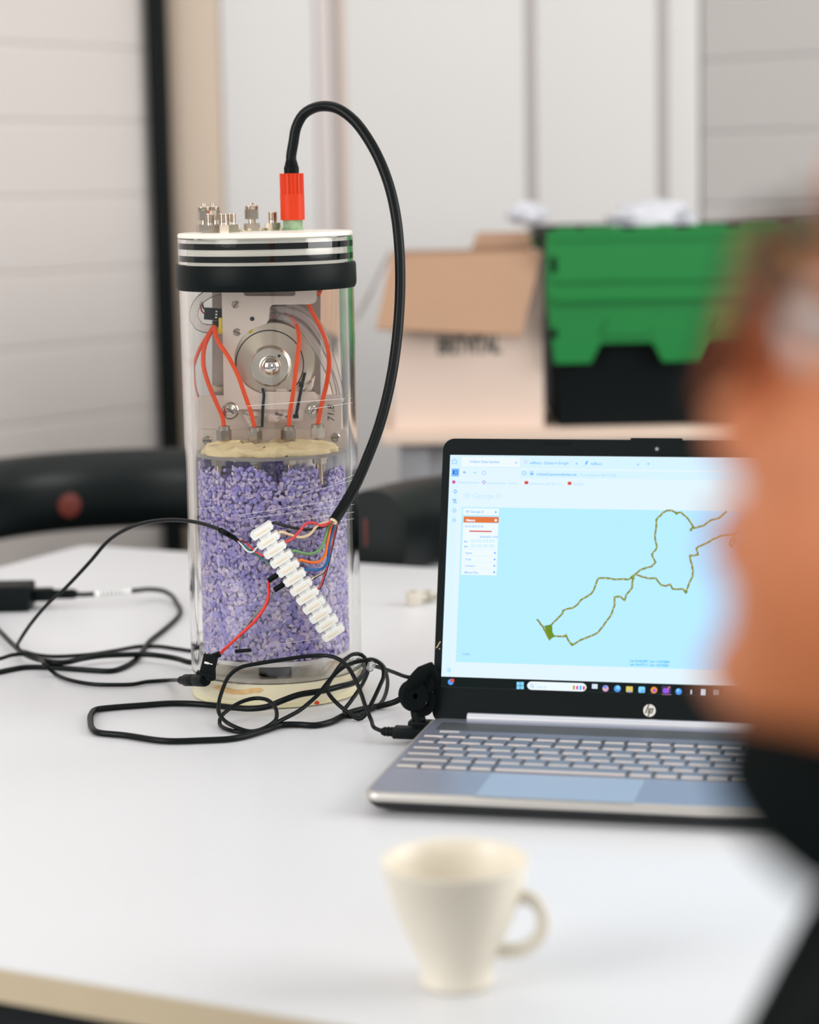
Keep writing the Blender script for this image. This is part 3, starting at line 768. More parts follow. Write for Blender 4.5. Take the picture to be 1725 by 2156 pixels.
# ------------------------------------------------------------------ cables on the table
def cpath(spec, r, off=0.0):
    out = []
    for q in spec:
        if len(q) == 2: out.append(onz(q[0], q[1], r + off))
        else:
            Y = onz(q[0], q[2], 0)[1]; p = ony(q[0], q[1], Y); p[2] = max(p[2], r); out.append(p)
    return out
# thin data cable: from the strip, over an arc, round behind the cylinder into a coil and on to the laptop
YA = CY - CR - 0.012
arcpx = [(463, 1115), (430, 1103.5), (394.7, 1096.7), (352, 1095), (306.7, 1100.7), (266.7, 1114), (229, 1138), (186.7, 1186), (138.7, 1237), (101, 1271), (66.7, 1311), (43, 1346), (37, 1360)]
ya = np.linspace(YA, onz(40, 1372)[1], len(arcpx) + 1)
ap = [ony(x, y, Y) for (x, y), Y in zip(arcpx, ya)]
behind = cpath([(45, 1371), (80, 1379), (112, 1382), (187, 1378), (240, 1370), (293, 1361), (333, 1360.7), (373, 1366), (410, 1371), (480, 1374), (560, 1376), (640, 1378), (705, 1384), (740, 1392)], 0.0021)
loop2 = cpath([(767, 1391, 1436), (783, 1388, 1440), (805, 1400, 1448), (816, 1430, 1460), (812, 1462, 1475), (797, 1485, 1492), (773, 1498, 1503), (748, 1510, 1513), (730, 1509, 1512), (725, 1497, 1508), (740, 1475, 1500), (763, 1441, 1490), (775, 1411, 1480), (772, 1391, 1476), (762, 1379, 1476), (747, 1377, 1478), (728, 1388, 1486),
    (700, 1425, 1498), (689, 1447, 1503), (692, 1460, 1507), (712, 1483, 1512), (738, 1503, 1516), (755, 1514), (767, 1508, 1520), (780, 1486, 1518), (800, 1444, 1512), (808, 1424, 1508), (806, 1405, 1505), (795, 1393, 1502), (780, 1389, 1500), (764, 1391, 1500), (745, 1395, 1502), (723, 1405, 1506)], 0.0021)
loop1 = cpath([(700, 1425, 1510), (686, 1442, 1513), (672, 1460, 1516), (652, 1479, 1520), (629, 1497, 1526), (595, 1515, 1534), (562, 1531, 1542), (535, 1540), (501, 1540.5), (474, 1534), (462.6, 1523.6, 1530), (465, 1510, 1526), (484, 1492, 1520), (508, 1478, 1516), (535, 1470.5, 1514), (558, 1472, 1516), (575, 1483, 1522), (583, 1502, 1532), (578, 1519, 1540), (552, 1535, 1545), (528, 1540, 1546), (501, 1533, 1545), (475, 1519, 1542), (461, 1500, 1536), (461, 1480, 1530), (469, 1451, 1526), (482, 1424, 1523), (504.6, 1406, 1521), (545, 1397, 1520), (595, 1389, 1520), (646, 1382, 1520), (683, 1380, 1521), (710, 1386, 1524), (730, 1401, 1528), (747, 1428, 1534), (760, 1458, 1538), (770, 1488, 1542), (781, 1514, 1546), (796, 1532, 1548)], 0.0021)
usb = thing('data_cable', 'thin black data cable arching over the left and coiled in front of the cylinder', 'cable', onz(520, 1540))
_c, _s = math.cos(-0.23496), math.sin(-0.23496)
pl_ = lambda x, y, z: np.array([-0.03892 + _c * x - _s * y, 1.61496 + _s * x + _c * y, z])
allp = ap + behind + loop2 + loop1[:-1] + [pl_(-0.0440, 0.2155, 0.0118), pl_(-0.0370, 0.214, 0.0098)]
sp = keep_off(spline(allp, 0.003), 0.0021)
sp[:, 2] = np.maximum(sp[:, 2], 0.0021)
g = G(); g.tube(sp, 0.0018, 8, smooth=False, caps=True); g.build('cable_jacket', CABLE, usb, ang=80)
hs = [ony(465, 1117, YA), front(480, 1125, .004), front(492, 1132, .004), front(501, 1138.5, .004)]
g = G(); g.tube(hs[:3], [0.0026, 0.0026, 0.0022], 10); g.tube(hs[1:], 0.0018, 10); g.build('heat_shrink', RUBBER, usb)
a = hs[-1]
wire('wire', 'black', [a, front(516, 1141, .004), front(526, 1140, .005), front(529, 1133, .006), tend(0, -0.9)], 0.0006, usb, 'black core')
wire('wire', 'white', [a, front(512, 1150, .004), front(522, 1161, .004), front(533, 1162, .005), front(540, 1154, .006), tend(1, -0.9)], 0.0007, usb, 'white core')
wire('wire', 'brightred', [a, front(514, 1140, .003), front(526, 1150, .003), front(540, 1163, .004), tend(2, -1.05), tend(2, -0.9)], 0.0007, usb, 'red core')
wire('wire', 'darkgreen', [a, front(514, 1149, .0035), front(532, 1163, .0035), front(552, 1176, .004), tend(3, -1.05), tend(3, -0.9)], 0.0007, usb, 'green core')
# tie of the coil and its free strand
tail = cpath([(787, 1402, 1500), (808, 1408, 1490), (831, 1416, 1480), (856, 1425, 1474), (880, 1428, 1474)], 0.0021)
g = G(); g.tube(tail, 0.0018, 8); g.build('cable_tail', CABLE, usb, ang=80)
g = G(); c_ = cpath([(782, 1401, 1500)], 0.002)[0]
g.lathe([(0.0018 * math.cos(t) + 0.0040, 0.0026 * math.sin(t)) for t in np.linspace(0, 2 * PI, 10, endpoint=False)], c_, frame((1, 0.2, -0.5)), 18, close=True)
g.build('twist_tie', softclear('clear_tie', (0.95, 0.95, 0.95), 0.25, (0.9, 0.9, 0.9)), usb)
# laptop power cable: thick, from the left edge, behind the cylinder, round its front to the laptop
pw = thing('laptop_power_cable', 'thick black power cable looping on the table in front of the cylinder base', 'cable', onz(350, 1560))
thick = cpath([(-60, 1270), (0, 1330), (27, 1357), (53, 1378), (80, 1388), (112, 1394.5), (139, 1394.5), (173, 1387), (213, 1381), (267, 1378.5), (307, 1378), (347, 1382), (373, 1387), (405, 1395), (470, 1394), (560, 1390), (650, 1391), (720, 1395), (748, 1398)], 0.003, 0.0045) \
    + cpath([(763, 1402, 1444), (767, 1412, 1455), (762, 1424, 1466), (746, 1437, 1478), (713, 1446, 1492), (679, 1454.5, 1500), (629, 1463, 1506), (595, 1475, 1508), (562, 1488, 1506), (528, 1492, 1504), (494, 1490, 1500), (427, 1483)], 0.003) \
    + cpath([(360, 1481), (300, 1485), (235, 1490), (203, 1494), (192, 1504), (190.5, 1519), (194, 1533), (206, 1542), (262, 1548), (350, 1560), (430, 1558.5), (480, 1556), (511, 1551), (562, 1536), (595, 1526), (630, 1525.5), (663, 1527), (696, 1520), (723, 1507), (747, 1497)], 0.003) \
    + cpath([(797, 1488, 1494), (831, 1478, 1494), (858, 1462, 1498), (868, 1450, 1505)], 0.003)
sp = keep_off(spline(thick, 0.003), 0.003); sp[:, 2] = np.maximum(sp[:, 2], 0.003)
g = G(); g.tube(sp, 0.0027, 10, smooth=False); g.build('cable_jacket', CABLE, pw, ang=80)
# dc lead
dc = thing('dc_lead', 'black lead from the left table edge ending in a ribbed barrel plug by the cylinder', 'cable', onz(200, 1441))
ld = cpath([(-60, 1400), (0, 1387), (27, 1379), (53, 1377)], 0.002, 0.0098) + cpath([(82, 1386), (97, 1402)], 0.002, 0.0085) + cpath([(113, 1416), (133, 1427), (160, 1435), (200, 1441), (240, 1442), (280, 1441), (307, 1436), (347, 1433)], 0.002, 0.001)
pa, pb = ony(379, 1432, CY - 0.045), ony(430, 1432, CY - 0.088)
g = G(); g.tube(ld + [pa], 0.0020, 8); g.build('cable_jacket', CABLE, dc, ang=80)
ax = unit(pb - pa); LP = np.linalg.norm(pb - pa)
prof = [(0.002, 0.0), (0.0033, 0.002)]
for k in range(4): prof += [(0.0037, 0.003 + k * 0.0017), (0.0037, 0.004 + k * 0.0017), (0.0034, 0.0042 + k * 0.0017)]
prof += [(0.0048, 0.0105), (0.0054, 0.013), (0.0054, LP * 0.62), (0.0050, LP * 0.64), (0.0056, LP * 0.70), (0.0058, LP), (0.0052, LP + 0.003), (0.0, LP + 0.004)]
g = G(); g.lathe(prof, pa, frame(ax), 22); g.build('barrel_plug', RUBBER, dc)
# screw adapter on the plug
yf = pb[1] - 0.002
adp = thing('barrel_jack_adapter', 'small black screw terminal adapter sitting upright on the barrel plug', 'adapter', ony(440, 1432, yf))
g = G(); rm = frame((0, -1, 0.1), (1, 0, -0.26))
c0 = ony(440, 1400, yf)
g.box(c0, (0.0125, 0.0185, 0.0115), rm, bevel=0.0005)
g.box(c0 + rm @ np.array([-0.0015, -0.0085, 0.001]), (0.0145, 0.003, 0.012), rm, bevel=0.0003)
g.lathe([(0.0042, -0.0135), (0.0048, -0.012), (0.0048, -0.004)], c0 + np.array([0.001, 0, 0]), seg=18)
g.build('adapter_body', BLACK, adp)
for k in range(2):
    g = G(); g.lathe([(0.002, 0), (0.002, 0.0008), (0, 0.0008)], c0 + rm @ np.array([0.0032 * (2 * k - 1), 0.0093, 0]), rm @ frame((0, 1, 0)), 12); s = g.build('clamp_screw', STEEL, adp)
g = G(); g.box(c0 + rm @ np.array([-0.002, 0.002, 0.0058]), (0.004, 0.0018, 0.0004), rm); g.box(c0 + rm @ np.array([0.0012, 0.002, 0.0058]), (0.0042, 0.0008, 0.0004), rm); g.build('white_mark', MATS['bare_white'], adp)
# jumper wires
jr = thing('jumper_wire', 'red jumper wire running from the terminal strip down to the black adapter', 'wire', front(558, 1275))
e = tend(4, -0.9)
g = G(); g.tube([e, tend(4, -1.5), tend(4, -2.05)], 0.0024, 10); g.build('heat_shrink', RUBBER, jr)
top_ = c0 + rm @ np.array([0.004, 0.0095, 0.001])
wire('wire_core', 'brightred', [tend(4, -2.0), front(565.5, 1232), front(566, 1252), front(558, 1277), front(536, 1308), front(502, 1340), front(476, 1364, .008), ony(462, 1377, yf)], 0.0013, jr)
g = G(); g.tube([ony(464, 1376.5, yf), ony(452, 1381, yf), ony(438, 1387, yf), ony(434, 1391, yf)], [0.0026, 0.0028, 0.0028, 0.0026], 10); g.build('heat_shrink', RUBBER, jr)
jg = thing('jumper_wire', 'thin grey jumper wire ending in a black shrink sleeve against the cylinder', 'wire', front(520, 1320))
g = G(); g.tube([tend(5, -0.9), tend(5, -1.5), tend(5, -2.1)], 0.0024, 10); g.build('heat_shrink', RUBBER, jg)
wire('wire_core', 'grey', [tend(5, -2.05), front(578, 1250, .004), front(560, 1272, .003), front(540, 1292, .003), front(521, 1316, .003), front(510, 1338, .003), front(503, 1358, .003), front(501, 1369, .003)], 0.0008, jg)
g = G(); g.tube([front(496, 1371, .003), front(512, 1370, .003), front(528, 1369, .003)], 0.0016, 10); g.build('heat_shrink', RUBBER, jg)
# power brick with its own lead
bo = onz(30, 1290)
br_ = thing('power_brick', 'black power brick on the table at the left edge with a labelled lead', 'power supply', (bo[0], bo[1], 0))
x1 = onz(62, 1290)[0]
g = G(); g.box((x1 - 0.06, bo[1] + 0.024, 0.0145), (0.12, 0.048, 0.027), bevel=0.003, seg=3); g.build('brick_body', BLACK, br_)
Yb = bo[1] + 0.024
def bk(px, py): return ony(px, py, Yb)
c1 = bk(62, 1252); xp = lambda px: bk(px, 1252)[0]
g = G(); zc_ = c1[2]
g.box(((xp(60) + xp(112)) / 2, Yb, zc_), (xp(112) - xp(60), 0.018, 0.0135), bevel=0.002)
g.lathe([(0.0058, 0), (0.0052, 0.012)] + [(r, 0.012 + z) for r, z in thread(0.0058, 5, 0.003)] + [(0.004, 0.03), (0, 0.03)], (xp(105), Yb, zc_), frame((1, 0, 0)), 18)
g.build('lead_plug', RUBBER, br_)
lead = [np.array([xp(146), Yb, zc_]), bk(170, 1252), bk(200, 1250.5)] + [bk(240, 1247), bk(275, 1244.5)] + cpath([(320, 1241, 1262), (341, 1243.5, 1262), (360, 1253, 1266)], 0.003) + cpath([(373, 1271), (380, 1287), (373, 1301), (347, 1325), (315, 1351)], 0.0026) + cpath([(301, 1370), (285, 1390)], 0.0026) + cpath([(261, 1404.7), (235, 1412.5), (200, 1411.5), (160, 1408.7), (107, 1405), (53, 1405), (27, 1409), (0, 1414.5), (-80, 1430)], 0.0026)
sp = spline(lead, 0.004); sp[:, 2] = np.maximum(sp[:, 2], 0.0026)
g = G(); g.tube(sp, 0.0026, 10, smooth=False); g.build('lead', CABLE, br_, ang=80)
sub = sp[(sp[:, 0] > xp(200)) & (sp[:, 0] < xp(278)) & (sp[:, 1] < Yb + 0.02) & (sp[:, 2] > 0.007)]
g = G(); g.tube(sub, 0.0032, 14, smooth=False); slv = g.build('label_sleeve', mat('white_label', (240, 240, 238), 0.5), br_)
g = G()
for k in range(22):
    i_ = int(len(sub) * (0.2 + 0.6 * k / 21)); i_ = min(max(i_, 1), len(sub) - 2); g.lathe([(0.00325, -0.0004 - 0.0003 * (k % 3)), (0.00325, 0.0004)], sub[i_], frame(sub[i_ + 1] - sub[i_ - 1]), 14)
bc = g.build('barcode_print', mat('label_print', (90, 92, 92), 0.6), slv); bc['kind'] = 'stuff'
# two loose nylon connectors
for px, py, a, k, lab in ((871, 1275, 0.4, 1.2, 'larger loose white nylon connector on the table behind the laptop'), (903, 1267, -0.5, 0.95, 'smaller loose white nylon connector lying next to the laptop lid')):
    o = onz(px, py); t = thing('loose_connector', lab, 'connector', o, 0, 'loose nylon connectors')
    q = G(); Mz = frame((0, 0, 1), (math.cos(a), math.sin(a), 0))
    q.box(o + np.array([0, 0, 0.0065 * k]), (0.012 * k, 0.010 * k, 0.013 * k), Mz, bevel=0.0012)
    q.lathe([(0.004 * k, 0), (0.004 * k, 0.0095 * k), (0.003 * k, 0.0095 * k), (0.003 * k, 0.004)], o + Mz @ np.array([0.003, 0.001, 0.006 * k]), Mz @ frame((1, 0, 0.15)), 14)
    q.build('connector_body', mat('loose_nylon', (206, 199, 186), 0.5, var=0.06), t)
    q = G(); q.lathe([(0.0026 * k, 0), (0.0026 * k, 0.0006), (0, 0.0006)], o + np.array([0, -0.001, 0.013 * k]), None, 12); q.build('screw_head', mat('dull_brass', (178, 160, 120), 0.4, 0.9), t)

# ------------------------------------------------------------------ laptop
LX, LY, LYAW, LTILT = -0.03892, 1.61496, -0.23496, 0.26321
LW, LD, LZ = 0.3585, 0.242, 0.018
lap = thing('laptop', 'silver laptop with black bezel showing a bright cyan map on its screen', 'laptop', (LX, LY, 0), LYAW)
SILVER = mat('silver_deck', (146, 152, 168), 0.38, 0.55, var=0.03, vscale=30)
SILVERB = mat('silver_body', (200, 196, 190), 0.35, 0.6, var=0.03)
BEZEL = mat('black_bezel', (16, 23, 23), 0.5, var=0.05, spec=0.12)
def slab(prof, r, name, m):
    """stack of rounded rectangles: (inset, z)"""
    q = G(); rings = [rrect(i, i, LW - i, LD - 0.006 - i, max(r - i, 0.002), 6) for i, z in prof]; n = len(rings[0])
    V = np.concatenate([np.array([(x, y, z) for x, y in R_]) for R_, (i, z) in zip(rings, prof)])
    F = [(k * n + i, k * n + (i + 1) % n, (k + 1) * n + (i + 1) % n, (k + 1) * n + i) for k in range(len(prof) - 1) for i in range(n)]
    F += [tuple(range(n))[::-1], tuple((len(prof) - 1) * n + i for i in range(n))]
    q.add(V, F); return q.build(name, m, lap, local=True, ang=50)
slab([(0.012, 0.0030), (0.008, 0.0046), (0.004, 0.0078), (0.0012, 0.0112)], 0.012, 'base_bottom', mat('dark_underside', (40, 42, 44), 0.6))
slab([(0.0012, 0.0112), (0.0002, 0.0126), (0.0, 0.0142), (0.0003, 0.0160), (0.0012, 0.0175), (0.0022, LZ)], 0.012, 'base_deck', SILVERB)
g = G(); g.prism(rrect(0.0035, 0.0035, LW - 0.0035, LD - 0.0105, 0.009, 6), 0.0003, (0, 0, LZ - 0.0001)); g.build('deck_plate', SILVER, lap, local=True)
for x, y in ((0.05, 0.03), (LW - 0.05, 0.03), (0.05, 0.20), (LW - 0.05, 0.20)):
    g = G(); g.box((x, y, 0.0017), (0.04, 0.008, 0.0034), bevel=0.0008); g.build('rubber_foot', RUBBER, lap, local=True)
ZD = LZ + 0.0002
gr = bpy.data.materials.new('speaker_grille'); gr.use_nodes = True
nt = gr.node_tree; b = nt.nodes['Principled BSDF']; b.inputs['Roughness'].default_value = 0.5; b.inputs['Metallic'].default_value = 0.4
tc = nt.nodes.new('ShaderNodeTexCoord'); ch = nt.nodes.new('ShaderNodeTexVoronoi'); ch.inputs['Scale'].default_value = 620; ch.inputs['Randomness'].default_value = 0.0
cr_ = nt.nodes.new('ShaderNodeValToRGB'); cr_.color_ramp.elements[0].position = 0.35; cr_.color_ramp.elements[0].color = (*s2l((44, 47, 48)), 1); cr_.color_ramp.elements[1].position = 0.5; cr_.color_ramp.elements[1].color = (*s2l((96, 98, 100)), 1)
nt.links.new(tc.outputs['Object'], ch.inputs['Vector']); nt.links.new(ch.outputs['Distance'], cr_.inputs[0]); nt.links.new(cr_.outputs[0], b.inputs['Base Color'])
g = G(); g.prism(rrect(0.012, 0.193, LW - 0.012, 0.219, 0.002, 3), 0.0002, (0, 0, ZD)); g.build('speaker_grille', gr, lap, local=True)
g = G(); g.box((0.025, 0.1875, ZD + 0.0003), (0.016, 0.0045, 0.001), bevel=0.0004); g.build('power_key', mat('silver_key', (206, 200, 198), 0.4, 0.3), lap, local=True)
g = G(); g.prism(rrect(0.008, 0.0715, LW - 0.008, 0.1815, 0.003, 3), 0.0002, (0, 0, ZD - 0.00005)); g.build('keyboard_well', mat('keyboard_well', (92, 95, 102), 0.5, 0.4), lap, local=True)
g = G(); g.prism(rrect(0.0834, 0.0022, 0.199, 0.0662, 0.002, 3), 0.0002, (0, 0, ZD)); g.build('touchpad', mat('touchpad_silver', (168, 176, 190), 0.34, 0.5), lap, local=True)
g = G(); w_ = 0.0003
g.prism(rrect(0.0834 - w_, 0.0022 - w_, 0.199 + w_, 0.0662 + w_, 0.002, 3), 0.0001, (0, 0, ZD - 0.00002)); g.build('touchpad_groove', mat('groove', (110, 112, 118), 0.6), lap, local=True)
KEYM = [mat('silver_keycap', (128, 131, 142), 0.4, 0.45, var=0.02), mat('keycap_lit_front', (226, 216, 211), 0.45, 0.1)]  # lit key fronts and darker tops are put into the two colours
keymesh = {}
def key(x0, x1, y0, dep):
    k_ = (round(x1 - x0, 5), dep)
    if k_ not in keymesh:
        q = G(); w, d_ = x1 - x0, dep
        V = []
        for ins, z in ((0.0, 0.0), (0.0, 0.0013), (0.0006, 0.0018), (0.0014, 0.0017)):
            V += [(ins, ins, z), (w - ins, ins, z), (w - ins, d_ - ins, z), (ins, d_ - ins, z)]
        F = [(k * 4 + i, k * 4 + (i + 1) % 4, k * 4 + 4 + (i + 1) % 4, k * 4 + 4 + i) for k in range(3) for i in range(4)] + [(12, 13, 14, 15)]
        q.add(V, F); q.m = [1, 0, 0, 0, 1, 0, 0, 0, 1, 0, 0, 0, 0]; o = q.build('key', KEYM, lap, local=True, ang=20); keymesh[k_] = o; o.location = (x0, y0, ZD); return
    copy_part(keymesh[k_], lap, (x0, y0, ZD))
GAP = 0.0031
def keyrow(y0, dep, edges):
    for a_, b_ in zip(edges[:-1], edges[1:]): key(round(a_ + GAP, 5), round(b_, 5), y0, dep)
def run(x, n, p_): return [round(x + p_ * i, 5) for i in range(n + 1)]
XL = 0.0055
npad = [0.2945, 0.3128, 0.3311, 0.3494]
keyrow(0.1665, 0.0105, [XL] + run(0.0242, 17, 0.0181)[:18] + [0.3494])
keyrow(0.1475, 0.0155, [XL] + run(0.0208, 12, 0.0187) + [0.275]); keyrow(0.1475, 0.0155, [0.2765] + npad)
keyrow(0.1290, 0.0155, [XL] + run(0.0295, 12, 0.0188) + [0.275]); keyrow(0.1290, 0.0155, [0.2765] + npad)
keyrow(0.1105, 0.0155, [XL] + run(0.0336, 11, 0.0189) + [0.275]); keyrow(0.1105, 0.0155, [0.2765] + npad)
keyrow(0.0920, 0.0155, [XL] + run(0.0436, 10, 0.0188) + [0.275]); keyrow(0.0920, 0.0155, [0.2765] + npad)
keyrow(0.0735, 0.0155, [XL, 0.0245, 0.0435, 0.0627, 0.0815, 0.183, 0.2022, 0.2212, 0.240, 0.2575, 0.275]); keyrow(0.0735, 0.0155, [0.2765] + npad)
# hinge bar
g = G(); g.lathe([(0.0040, 0), (0.0046, 0.0006), (0.0046, 0.2964), (0.0040, 0.297)], (0.0308, 0.2295, LZ + 0.0018), frame((1, 0, 0)), 24); g.build('hinge_cover', mat('bright_hinge', (232, 233, 240), 0.35, 0.6), lap, local=True)
# lid frame: u along width, v up the lid, w towards the viewer
LB = np.array([0, 0.2335, LZ]); lv = np.array([0, math.sin(LTILT), math.cos(LTILT)]); lw = np.array([0, -math.cos(LTILT), math.sin(LTILT)])
LM = np.stack([np.array([1.0, 0, 0]), lv, lw], 1)
LH = 0.2335
g = G(); lidp = rrect(0, -0.004, LW, LH, 0.010, 7)
lidp2 = []
for x, y in lidp: lidp2.append((x, y))
g.prism(rrect(0.0002, -0.003, LW - 0.0002, LH - 0.0003, 0.010, 7), 0.0052, LB - lw * 0.0056, LM)
bump = [(0.156, LH - 0.004), (0.158, LH + 0.0016), (0.200, LH + 0.0016), (0.202, LH - 0.004)]
g.prism([bump[0], bump[3], bump[2], bump[1]], 0.005, LB - lw * 0.0055, LM)
g.build('lid_shell', SILVERB, lap, local=True)
g = G(); g.prism(lidp, 0.0005, LB - lw * 0.0004, LM); g.prism([bump[0], bump[3], bump[2], bump[1]], 0.0006, LB - lw * 0.00055, LM)
g.build('bezel', BEZEL, lap, local=True)
for x0, x1, y0, y1 in ((0.086, 0.108, LH - 0.0045, LH - 0.0024), (0.086, 0.108, 0.004, 0.0062), (0.0012, 0.0030, 0.128, 0.152)):
    g = G(); g.prism(rrect(x0, y0, x1, y1, 0.0006, 2), 0.0003, LB + lw * 0.0001, LM); g.build('bumper', RUBBER, lap, local=True)
SV0, SV1, SU0, SU1 = 0.0259, 0.2196, 0.0065, 0.3520
g = G(); g.prism([(SU0, SV0), (SU1, SV0), (SU1, SV1), (SU0, SV1)], 0.0002, LB + lw * 0.0001, LM)
screen = g.build('screen', emit('screen_white', (0.79, 0.935, 1.02)), lap, local=True, smooth=False)
# camera, specks, logo
def lid_of(px, py):
    """where the sight line through a pixel meets the lid: (u, v)"""
    ca, sa = math.cos(LYAW), math.sin(LYAW)
    Rz = np.array([[ca, -sa, 0], [sa, ca, 0], [0, 0, 1.0]])
    o = Rz.T @ (OC - np.array([LX, LY, 0])); d = Rz.T @ ray(px, py)
    t = ((LB - o) @ lw) / (d @ lw); p = o + d * t - LB
    return np.array([p[0], p @ lv])
u, v = lid_of(1383.7, 945.5)
g = G(); g.lathe([(0.0026, 0), (0.0026, 0.0003), (0, 0.0003)], LB + LM @ np.array([u, v, 0.0001]), LM, 20); wc = g.build('webcam', mat('lens_ring', (40, 48, 48), 0.2), lap, local=True)
g = G(); g.lathe([(0.0014, 0), (0.0014, 0.0002), (0, 0.0003)], LB + LM @ np.array([u, v, 0.0004]), LM, 16); g.build('lens', mat('webcam_lens', (150, 146, 144), 0.15), wc, local=True)
g = G()
for px, py, r in ((922, 1360, .0009), (925, 1355, .0007), (920, 1363, .0008), (927, 1352, .0006), (926, 1366, .0006), (924, 1357, .0006)):
    u, v = lid_of(px, py); g.poly([LB + LM @ np.array([u + r * math.cos(t) * random.uniform(.6, 1.3), v + r * math.sin(t) * random.uniform(.6, 1.3), 0.0003]) for t in np.linspace(0, 2 * PI, 7, endpoint=False)])
dr = g.build('paint_flecks', mat('paint_fleck', (206, 180, 140), 0.7), lap, local=True); dr['kind'] = 'stuff'
# round maker's emblem with two slanted letters
u, v = lid_of(1368, 1496)
LG = np.array([u, v])
g = G(); g.lathe([(0.0051, 0), (0.0051, 0.0002), (0, 0.0002)], LB + LM @ np.array([u, v, 0.0001]), LM, 36); lg = g.build('emblem', mat('emblem_silver', (226, 222, 212), 0.4), lap, local=True)
g = G()
def bar(x0, y0, x1, y1, w, z=0.0004):
    d = unit([x1 - x0, y1 - y0]); n = np.array([-d[1], d[0]]) * w / 2
    g.poly([LB + LM @ np.array([u + p[0], v + p[1], z]) for p in ((x0 - n[0], y0 - n[1]), (x1 - n[0], y1 - n[1]), (x1 + n[0], y1 + n[1]), (x0 + n[0], y0 + n[1]))])
K = 0.0051
W_ = 0.16 * K
sh = 0.36
def ip(x, y): return (K * (x + sh * y), K * y)
def ibar(a, b, w=W_): bar(*ip(*a), *ip(*b), w)
ibar((-0.46, -0.42), (-0.46, 1.0)); ibar((-0.46, 0.30), (-0.16, 0.30), W_ * .8); ibar((-0.10, 0.34), (-0.10, -0.42))
ibar((0.14, 0.34), (0.14, -1.0)); ibar((0.14, 0.30), (0.44, 0.30), W_ * .8); ibar((0.47, 0.34), (0.47, -0.42)); ibar((0.14, -0.38), (0.47, -0.38), W_ * .8)
g.build('emblem_letters', mat('emblem_dark', (26, 32, 32), 0.5), lg, local=True, smooth=False)

# ---- what the screen shows (flat, lit)
def scr(px, py, z): 
    u_, v_ = lid_of(px, py); return LB + LM @ np.array([u_, v_, 0.0003 + z])
def srect(q, x0, y0, x1, y1, z, r=0):
    a_ = lid_of(x0, y0); b_ = np.array([lid_of(x1, y0)[0], max(lid_of(x0, y1)[1], SV0)])
    lo = np.minimum(a_, b_); hi = np.maximum(a_, b_); lo[0] = max(lo[0], SU0); hi[0] = min(hi[0], SU1)
    P_ = rrect(lo[0], lo[1], hi[0], hi[1], r, 4) if r else [(lo[0], lo[1]), (hi[0], lo[1]), (hi[0], hi[1]), (lo[0], hi[1])]
    q.poly([LB + LM @ np.array([x, y, 0.0003 + z]) for x, y in P_])
def stext(q, s, px, py, size, z, align='LEFT', bold=0.0):
    u_, v_ = lid_of(px, py); V, F = text_geo(s, size * 0.72, align, 0, 0, bold)
    V = V + np.array([u_, v_, 0.0003 + z]); q.add(V @ LM.T + LB, F)
def sdisc(q, px, py, r, z, n=16, r2=None):
    u_, v_ = lid_of(px, py)
    t = np.linspace(0, 2 * PI, n, endpoint=False)
    o_ = [LB + LM @ np.array([u_ + r * math.cos(a), v_ + r * math.sin(a), 0.0003 + z]) for a in t]
    if r2 is None: q.poly(o_)
    else:
        i_ = [LB + LM @ np.array([u_ + r2 * math.cos(a), v_ + r2 * math.sin(a), 0.0003 + z]) for a in t]
        q.add(o_ + i_, [(k, (k + 1) % n, n + (k + 1) % n, n + k) for k in range(n)])
def sline(q, pix, w, z):
    U = [lid_of(*p) for p in pix]; 
    for a_, b_ in zip(U[:-1], U[1:]):
        d = unit(b_ - a_); n = np.array([-d[1], d[0]]) * w / 2; e_ = d * w * 0.3
        q.poly([LB + LM @ np.array([p[0], p[1], 0.0003 + z]) for p in (a_ - e_ - n, b_ + e_ - n, b_ + e_ + n, a_ - e_ + n)])
E1, E2, E3, E4 = 0.00005, 0.0001, 0.00015, 0.0002
def sbuild(q, name, m): 
    o = q.build(name, m, screen, local=True, smooth=False); return o
TINT = emit('screen_tint', (0.70, 0.92, 1.10)); TINT2 = emit('screen_tint_light', (0.74, 0.94, 1.12)); MAPC = emit('screen_map', (0.50, 0.885, 1.22))
SKYT = emit('screen_sky_text', (0.20, 0.52, 0.95)); PALET = emit('screen_pale_text', (0.40, 0.73, 0.98)); DEEPT = emit('screen_blue', (0.10, 0.42, 1.0)); WHITEE = emit('screen_pure_white', (0.88, 0.97, 1.05))
ORANGE = emit('screen_orange', (0.80, 0.20, 0.06)); REDL = emit('screen_red', (0.72, 0.10, 0.08)); TRK = emit('screen_track', (0.30, 0.28, 0.04)); OLIVE = emit('screen_olive', (0.16, 0.30, 0.02)); GREYB = emit('screen_dark', (0.012, 0.017, 0.017))
g = G(); srect(g, 947, 959, 1900, 984, E1); sbuild(g, 'tab_bar', TINT)
g = G(); srect(g, 920, 960, 968, 1426, E1 * .5); sbuild(g, 'side_bar', TINT2)
g = G(); srect(g, 973, 962, 1096, 982, E2); sbuild(g, 'active_tab', WHITEE)
g = G(); srect(g, 1096, 990, 1820, 1006, E1); sbuild(g, 'address_field', TINT)
g = G(); srect(g, 973, 1067.5, 1850, 1394, E1); sbuild(g, 'map_area', MAPC)
g = G(); srect(g, 920, 1424, 1850, 1460, E1); sbuild(g, 'task_bar', GREYB)
g = G(); srect(g, 976, 1070, 1051, 1084, E2); sbuild(g, 'menu_box', WHITEE)
g = G(); srect(g, 975.5, 1101, 1050, 1210, E2); sbuild(g, 'menu_panel', WHITEE)
g = G(); srect(g, 977, 1087.5, 1051, 1100, E2); sbuild(g, 'menu_heading', ORANGE)
g = G(); srect(g, 989, 1117, 1036, 1119.6, E3); sbuild(g, 'time_slider', REDL)
g = G()
for y in (1156, 1169.5, 1183, 1197): srect(g, 974, y, 1049, y + 0.9, E3)
